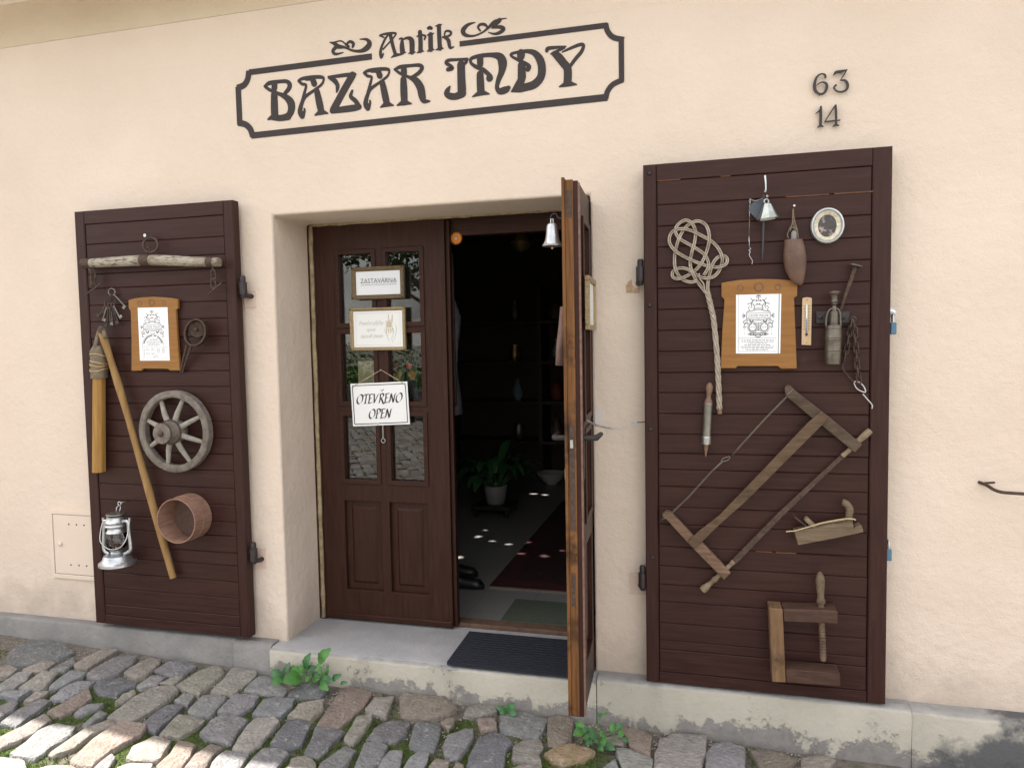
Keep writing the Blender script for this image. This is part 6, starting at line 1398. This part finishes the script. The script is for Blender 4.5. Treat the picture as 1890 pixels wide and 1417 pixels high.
# goods behind the glass of the closed leaf
t = thing('display_shelf', 'narrow dark shelf behind the glass of the closed door', 'shelf', V((-1.53,.42,1.27)))
MB().box(-1.86,-1.25,.352,.60,1.262,1.275).build('board', M['roomdark'], t)
MB().box(-1.9,-1.25,.602,.612,1.262,2.05).build('back', M['roomdark'], t)
a, b = P(660,666,.37), P(692,666,.37); o = MB().box(a.x,b.x,.37,.392,1.2755,a.z).build('card_box', M['card'], None, bevel=.002); tag(o, 'plain beige card box behind the left middle pane', 'box')
for k_, (x0_, x1_) in enumerate([(723,742),(750,768)]):
    a, b = P(x0_,668,.38), P(x1_,668,.38); t = thing('snack_packet', ['left','right'][k_]+' one of two dark packets with red tags behind the glass', 'packet', V((a.x,.39,1.2755)))
    MB().box(a.x-.004,b.x+.004,.38,.405,1.2755,a.z+.02).build('packet', M['black'], t, bevel=.004)
    r0, r1 = P(x0_,672,.3795), P(x1_-7,679,.3795); MB().box(r0.x,r1.x,.3775,.3796,r1.z,r0.z).build('red_tag', M['redtag'], t)
    c = P((x0_+x1_)/2+2,692,.379); MB().ext([c+V((.022*cos(a_)*(1+.2*sin(3*a_)),-.001,.022*sin(a_))) for a_ in [2*pi*i/14 for i in range(14)]], .0012).build('printed_picture', M['crisp'], t)
# ================================================================== weeds
def weed(label, px, leaves, stems, mats, Y0, group=None):
    b = PG(*px); t = thing('weed', label, 'weed', b)
    for (bx, by, tx, ty, wpx, dy0, dy1, mi) in leaves:
        a, e = P(bx, by, Y0+dy0), P(tx, ty, Y0+dy1); g = max(ground(a.x)+.012, a.z); a.z = g; e.z = max(e.z, ground(e.x)+.012)
        d = e-a; L_ = d.length; wd = wpx*mpp(bx, by, Y0); m = MB(); n = 7
        side = d.cross(V((0,-1,.6))); side = side.normalized() if side.length > 1e-4 else V((1,0,0)); nr = side.cross(d).normalized()
        if nr.z < 0: nr = -nr
        for i in range(n+1):
            f = i/n; w_ = wd/2*max(.05, sin(pi*min(1, .06+f*.9))**.75)*(1+.10*sin(f*21+bx)); p = a+d*f+nr*(L_*.16*sin(pi*f))
            m.v += [p-side*w_+nr*w_*.28, p-side*w_*.5+nr*w_*.06, p, p+side*w_*.5+nr*w_*.06, p+side*w_+nr*w_*.28]
        for i in range(n):
            for q in range(4): k_ = 5*i+q; m.f.append((k_, k_+1, k_+6, k_+5))
        m.build('leaf', mats[mi], t, smooth=True)
    for pts, r in stems:
        pp = [P(x, y, Y0+dy) for x, y, dy in pts]; pp[0].z = min(pp[0].z, ground(pp[0].x)-.005); MB().tube(crv(pp, 4), r, 6).build('stem', mats[0], t, smooth=True)
    return t
ZV = Zm(490,1180,11.81); z_ = lambda *a: (*ZV(a[0], a[1]), *ZV(a[2], a[3]), a[4]/11.81, *a[5:])
weed('leafy green weed with upright leaves growing beside the left end of the doorstep', (560,1258), [z_(1180,520,1425,185,215,-.01,.0,0),z_(880,640,985,288,165,0,.01,1),z_(1345,800,1375,560,90,.0,.01,0),z_(780,830,390,930,300,-.02,-.10,0),z_(390,880,140,660,190,.0,.0,1),
  z_(840,720,500,690,230,.0,.02,0),z_(380,900,120,950,150,-.02,-.05,0),z_(400,800,540,490,90,0,.02,1),z_(1180,860,1480,900,190,-.01,-.03,1),z_(1240,920,1370,1100,170,-.03,-.08,0),z_(1460,880,1665,770,130,-.01,-.02,1),z_(1640,960,1790,930,80,-.02,-.03,1),
  z_(860,740,760,530,110,0,.0,0),z_(900,640,1110,590,110,0,.01,1),z_(1150,540,1240,760,110,-.01,-.02,0),z_(1010,780,900,920,120,-.02,-.07,0),z_(1030,880,1180,860,90,-.02,-.03,0),z_(1020,800,1190,740,120,0,.0,1)],
  [([(572,1256,-.01),(577,1240,-.005),(590,1222,-.005)], .003), ([(566,1252,0),(565,1240,0),(565,1232,0)], .0025), ([(560,1250,0),(545,1246,0),(524,1254,-.01)], .003), ([(575,1252,0),(590,1254,-.01),(615,1256,-.01)], .0028)], (M['leafg'], M['leafd']), -.135)
ZV = Zm(1030,1290,11.156); z_ = lambda *a: (*ZV(a[0], a[1]), *ZV(a[2], a[3]), a[4]/11.156, *a[5:])
weed('low spreading green weed growing under the foot of the open door leaf', (1103,1372), [z_(560,560,360,490,130,0,.02,0),z_(500,640,310,740,180,-.01,-.06,0),z_(620,600,480,680,110,0,-.02,1),z_(780,820,560,700,190,-.01,0,1),z_(800,900,660,860,200,-.03,-.06,1),z_(860,800,960,700,170,-.02,.0,0),z_(880,860,1030,970,160,-.04,-.08,0),
  z_(700,930,590,1110,130,-.05,-.1,1),z_(640,960,700,1090,110,-.05,-.09,1),z_(1060,640,1210,520,170,.0,.02,0),z_(1180,620,1330,500,130,0,.02,1),z_(1250,780,1340,640,130,-.02,0,0),z_(1400,980,1400,770,110,-.04,-.02,1),z_(870,330,780,300,70,.02,.03,1),z_(870,370,880,280,90,.02,.03,0),z_(920,310,1020,280,60,.02,.03,0),
  z_(960,1040,1180,1100,150,-.07,-.1,1),z_(860,1120,930,1250,140,-.09,-.12,1),z_(760,1090,820,1000,110,-.07,-.05,1),z_(740,740,700,640,120,0,.01,0),z_(560,820,640,960,120,-.03,-.07,0)],
  [([(1103,1366,-.02),(1101,1350,-.0),(1106,1330,.02),(1109,1318,.03)], .0022), ([(1100,1368,-.02),(1085,1358,-.01),(1072,1352,0)], .0022), ([(1104,1366,-.02),(1122,1356,-.01),(1138,1346,0)], .0022), ([(1106,1368,-.03),(1130,1365,-.03),(1152,1372,-.04)], .0022)], (M['leafg'], M['leafd']), -.20)
ZV = Zm(840,1250,5.727); z_ = lambda *a: (*ZV(a[0], a[1]), *ZV(a[2], a[3]), a[4]/5.727, *a[5:])
weed('tiny dark green weed in the gutter below the middle of the doorstep', (935,1312), [z_(550,350,435,310,60,0,.0,1),z_(560,340,630,270,80,0,.01,1),z_(550,360,470,390,55,-.01,-.03,1),z_(570,350,650,390,80,-.01,-.03,1),z_(560,345,540,300,40,0,.01,0)], [([(935,1316,0),(935,1310,0),(936,1305,0)], .002)], (M['leafg'], M['leafd']), -.13)
# moss and grit between the stones
mo, gr = MB(), MB(); rm = random.Random(21); stones = list(zip(tcent, traced)); cnt = 0
while cnt < 5200:
    px, py = rm.uniform(-30,1500), rm.uniform(1180,1440)
    p = PG(px, py, -.012)
    if p.y > -.10: continue
    if any(abs(c_[0]-p.x) < .25 and abs(c_[1]-p.y) < .25 and inside((p.x,p.y), tp) for c_, tp in stones): 
        cnt += .2; continue
    cnt += 1; z = ground(p.x)-.013
    if MN.noise(V((p.x*4, p.y*4, 3)))+(-.25-p.y)*.9 > .02+rm.uniform(-.15,.15):
        for _ in range(5):
            a = rm.uniform(0, 2*pi); h = rm.uniform(.004,.012); d = V((cos(a),sin(a),0))*rm.uniform(.002,.006); s_ = V((-sin(a),cos(a),0))*.0018; q = V((p.x,p.y,z))+V((rm.uniform(-.006,.006),rm.uniform(-.006,.006),0))
            mo.add([q-s_, q+s_, q+d+V((0,0,h))], [(0,1,2)])
    elif rm.random() < .7:
        r = rm.uniform(.0015,.0045); q = V((p.x,p.y,z+.002)); gr.add([q+V((r,0,0)), q+V((0,r*.8,0)), q+V((-r,0,0)), q+V((0,-r*.9,0)), q+V((0,0,r*.9))], [(0,1,4),(1,2,4),(2,3,4),(3,0,4)])
o = mo.build('moss', M['moss'], None, kind='stuff'); tag(o, 'green moss growing in the joints between the cobbles', 'moss')
o = gr.build('grit', pm('grit', (.22,.20,.17), (.5,.47,.42), 200, .9), None, kind='stuff'); tag(o, 'pale grit and pebbles lying between the cobbles', 'grit')
# ================================================================== across the street (seen mirrored in the door panes)
def leafcloud(mb, c, rad, n, size, rn):
    for _ in range(n):
        d = V((rn.gauss(0,1), rn.gauss(0,1), rn.gauss(0,1))).normalized()*(rn.random()**.4); p = V(c)+V((d.x*rad[0], d.y*rad[1], d.z*rad[2]))
        u = V((rn.gauss(0,1), rn.gauss(0,1), rn.gauss(0,1))).normalized(); v = u.orthogonal().normalized(); s_ = size*rn.uniform(.6,1.3)
        mb.v += [p-u*s_, p+v*s_*.55, p+u*s_, p-v*s_*.55]; b = len(mb.v)-4; mb.f.append((b,b+1,b+2,b+3))
rt = random.Random(2)
t = thing('hedge', 'clipped green hedge across the street, mirrored in the door panes', 'hedge', V((-5.5,-9.9,ground(-5.5))))
m = MB()
for i in range(60): leafcloud(m, V((-12+.24*i, -9.9, ground(-12+.24*i)+.62+.1*sin(i))), (.4,.5,.75), 170, .05, rt)
m.build('foliage', M['hedge'], t)
m = MB()
for i in range(15): x = -11.8+i; m.tube([V((x,-9.9,ground(x)-.05)), V((x+.05,-9.9,ground(x)+.8))], .03, 6)
m.build('stems', M['bark'], t)
for k_, (x, y, h, r) in enumerate([(-6.2,-12.5,5.2,2.0),(-3.4,-13.5,5.6,2.1),(-9.8,-13.0,6.0,2.3)]):
    g = ground(x); t = thing('street_tree', ['middle tree across the street, mirrored in the upper panes','right tree across the street, mirrored in the upper panes','left tree across the street, mirrored in the upper panes'][k_], 'tree', V((x,y,g)), 'trees across the street')
    m = MB(); m.tube([V((x,y,g-.1)), V((x+.1,y,g+1.5)), V((x-.05,y,g+h*.7))], [.17,.13,.05], 10)
    for q in range(9): a = rt.uniform(0,2*pi); z0_ = g+h*rt.uniform(.4,.65); m.tube([V((x,y,z0_)), V((x+cos(a)*r*.45,y+sin(a)*r*.45,z0_+.6)), V((x+cos(a)*r*.85,y+sin(a)*r*.85,z0_+.9))], [.05,.03,.012], 6)
    m.build('trunk', M['bark'], t, smooth=True); m = MB()
    for q in range(34):
        d = V((rt.gauss(0,1),rt.gauss(0,1),rt.gauss(0,.8))).normalized()*rt.uniform(.4,1); leafcloud(m, V((x,y,g+h*.72))+V((d.x*r,d.y*r,d.z*r*.75)), (.5,.5,.4), 130, .07, rt)
    m.build('crown', M['treeleaf'], t)
for k_, x in enumerate((-5.2,-6.35)):
    g = ground(x); t = thing('planter', ['right','left'][k_]+' big grey round planter across the street, mirrored in the lower panes', 'planter', V((x,-8.9,g)))
    MB().lathe([(.26,0),(.30,.05),(.36,.5),(.38,.52),(.38,.56),(.34,.56),(.33,.5)], V((x,-8.9,g)), seg=28).build('tub', M['planter'], t, smooth=40)
    m = MB(); leafcloud(m, V((x,-8.9,g+.72)), (.32,.32,.22), 260, .04, rt); m.build('foliage', M['hedge'], t)
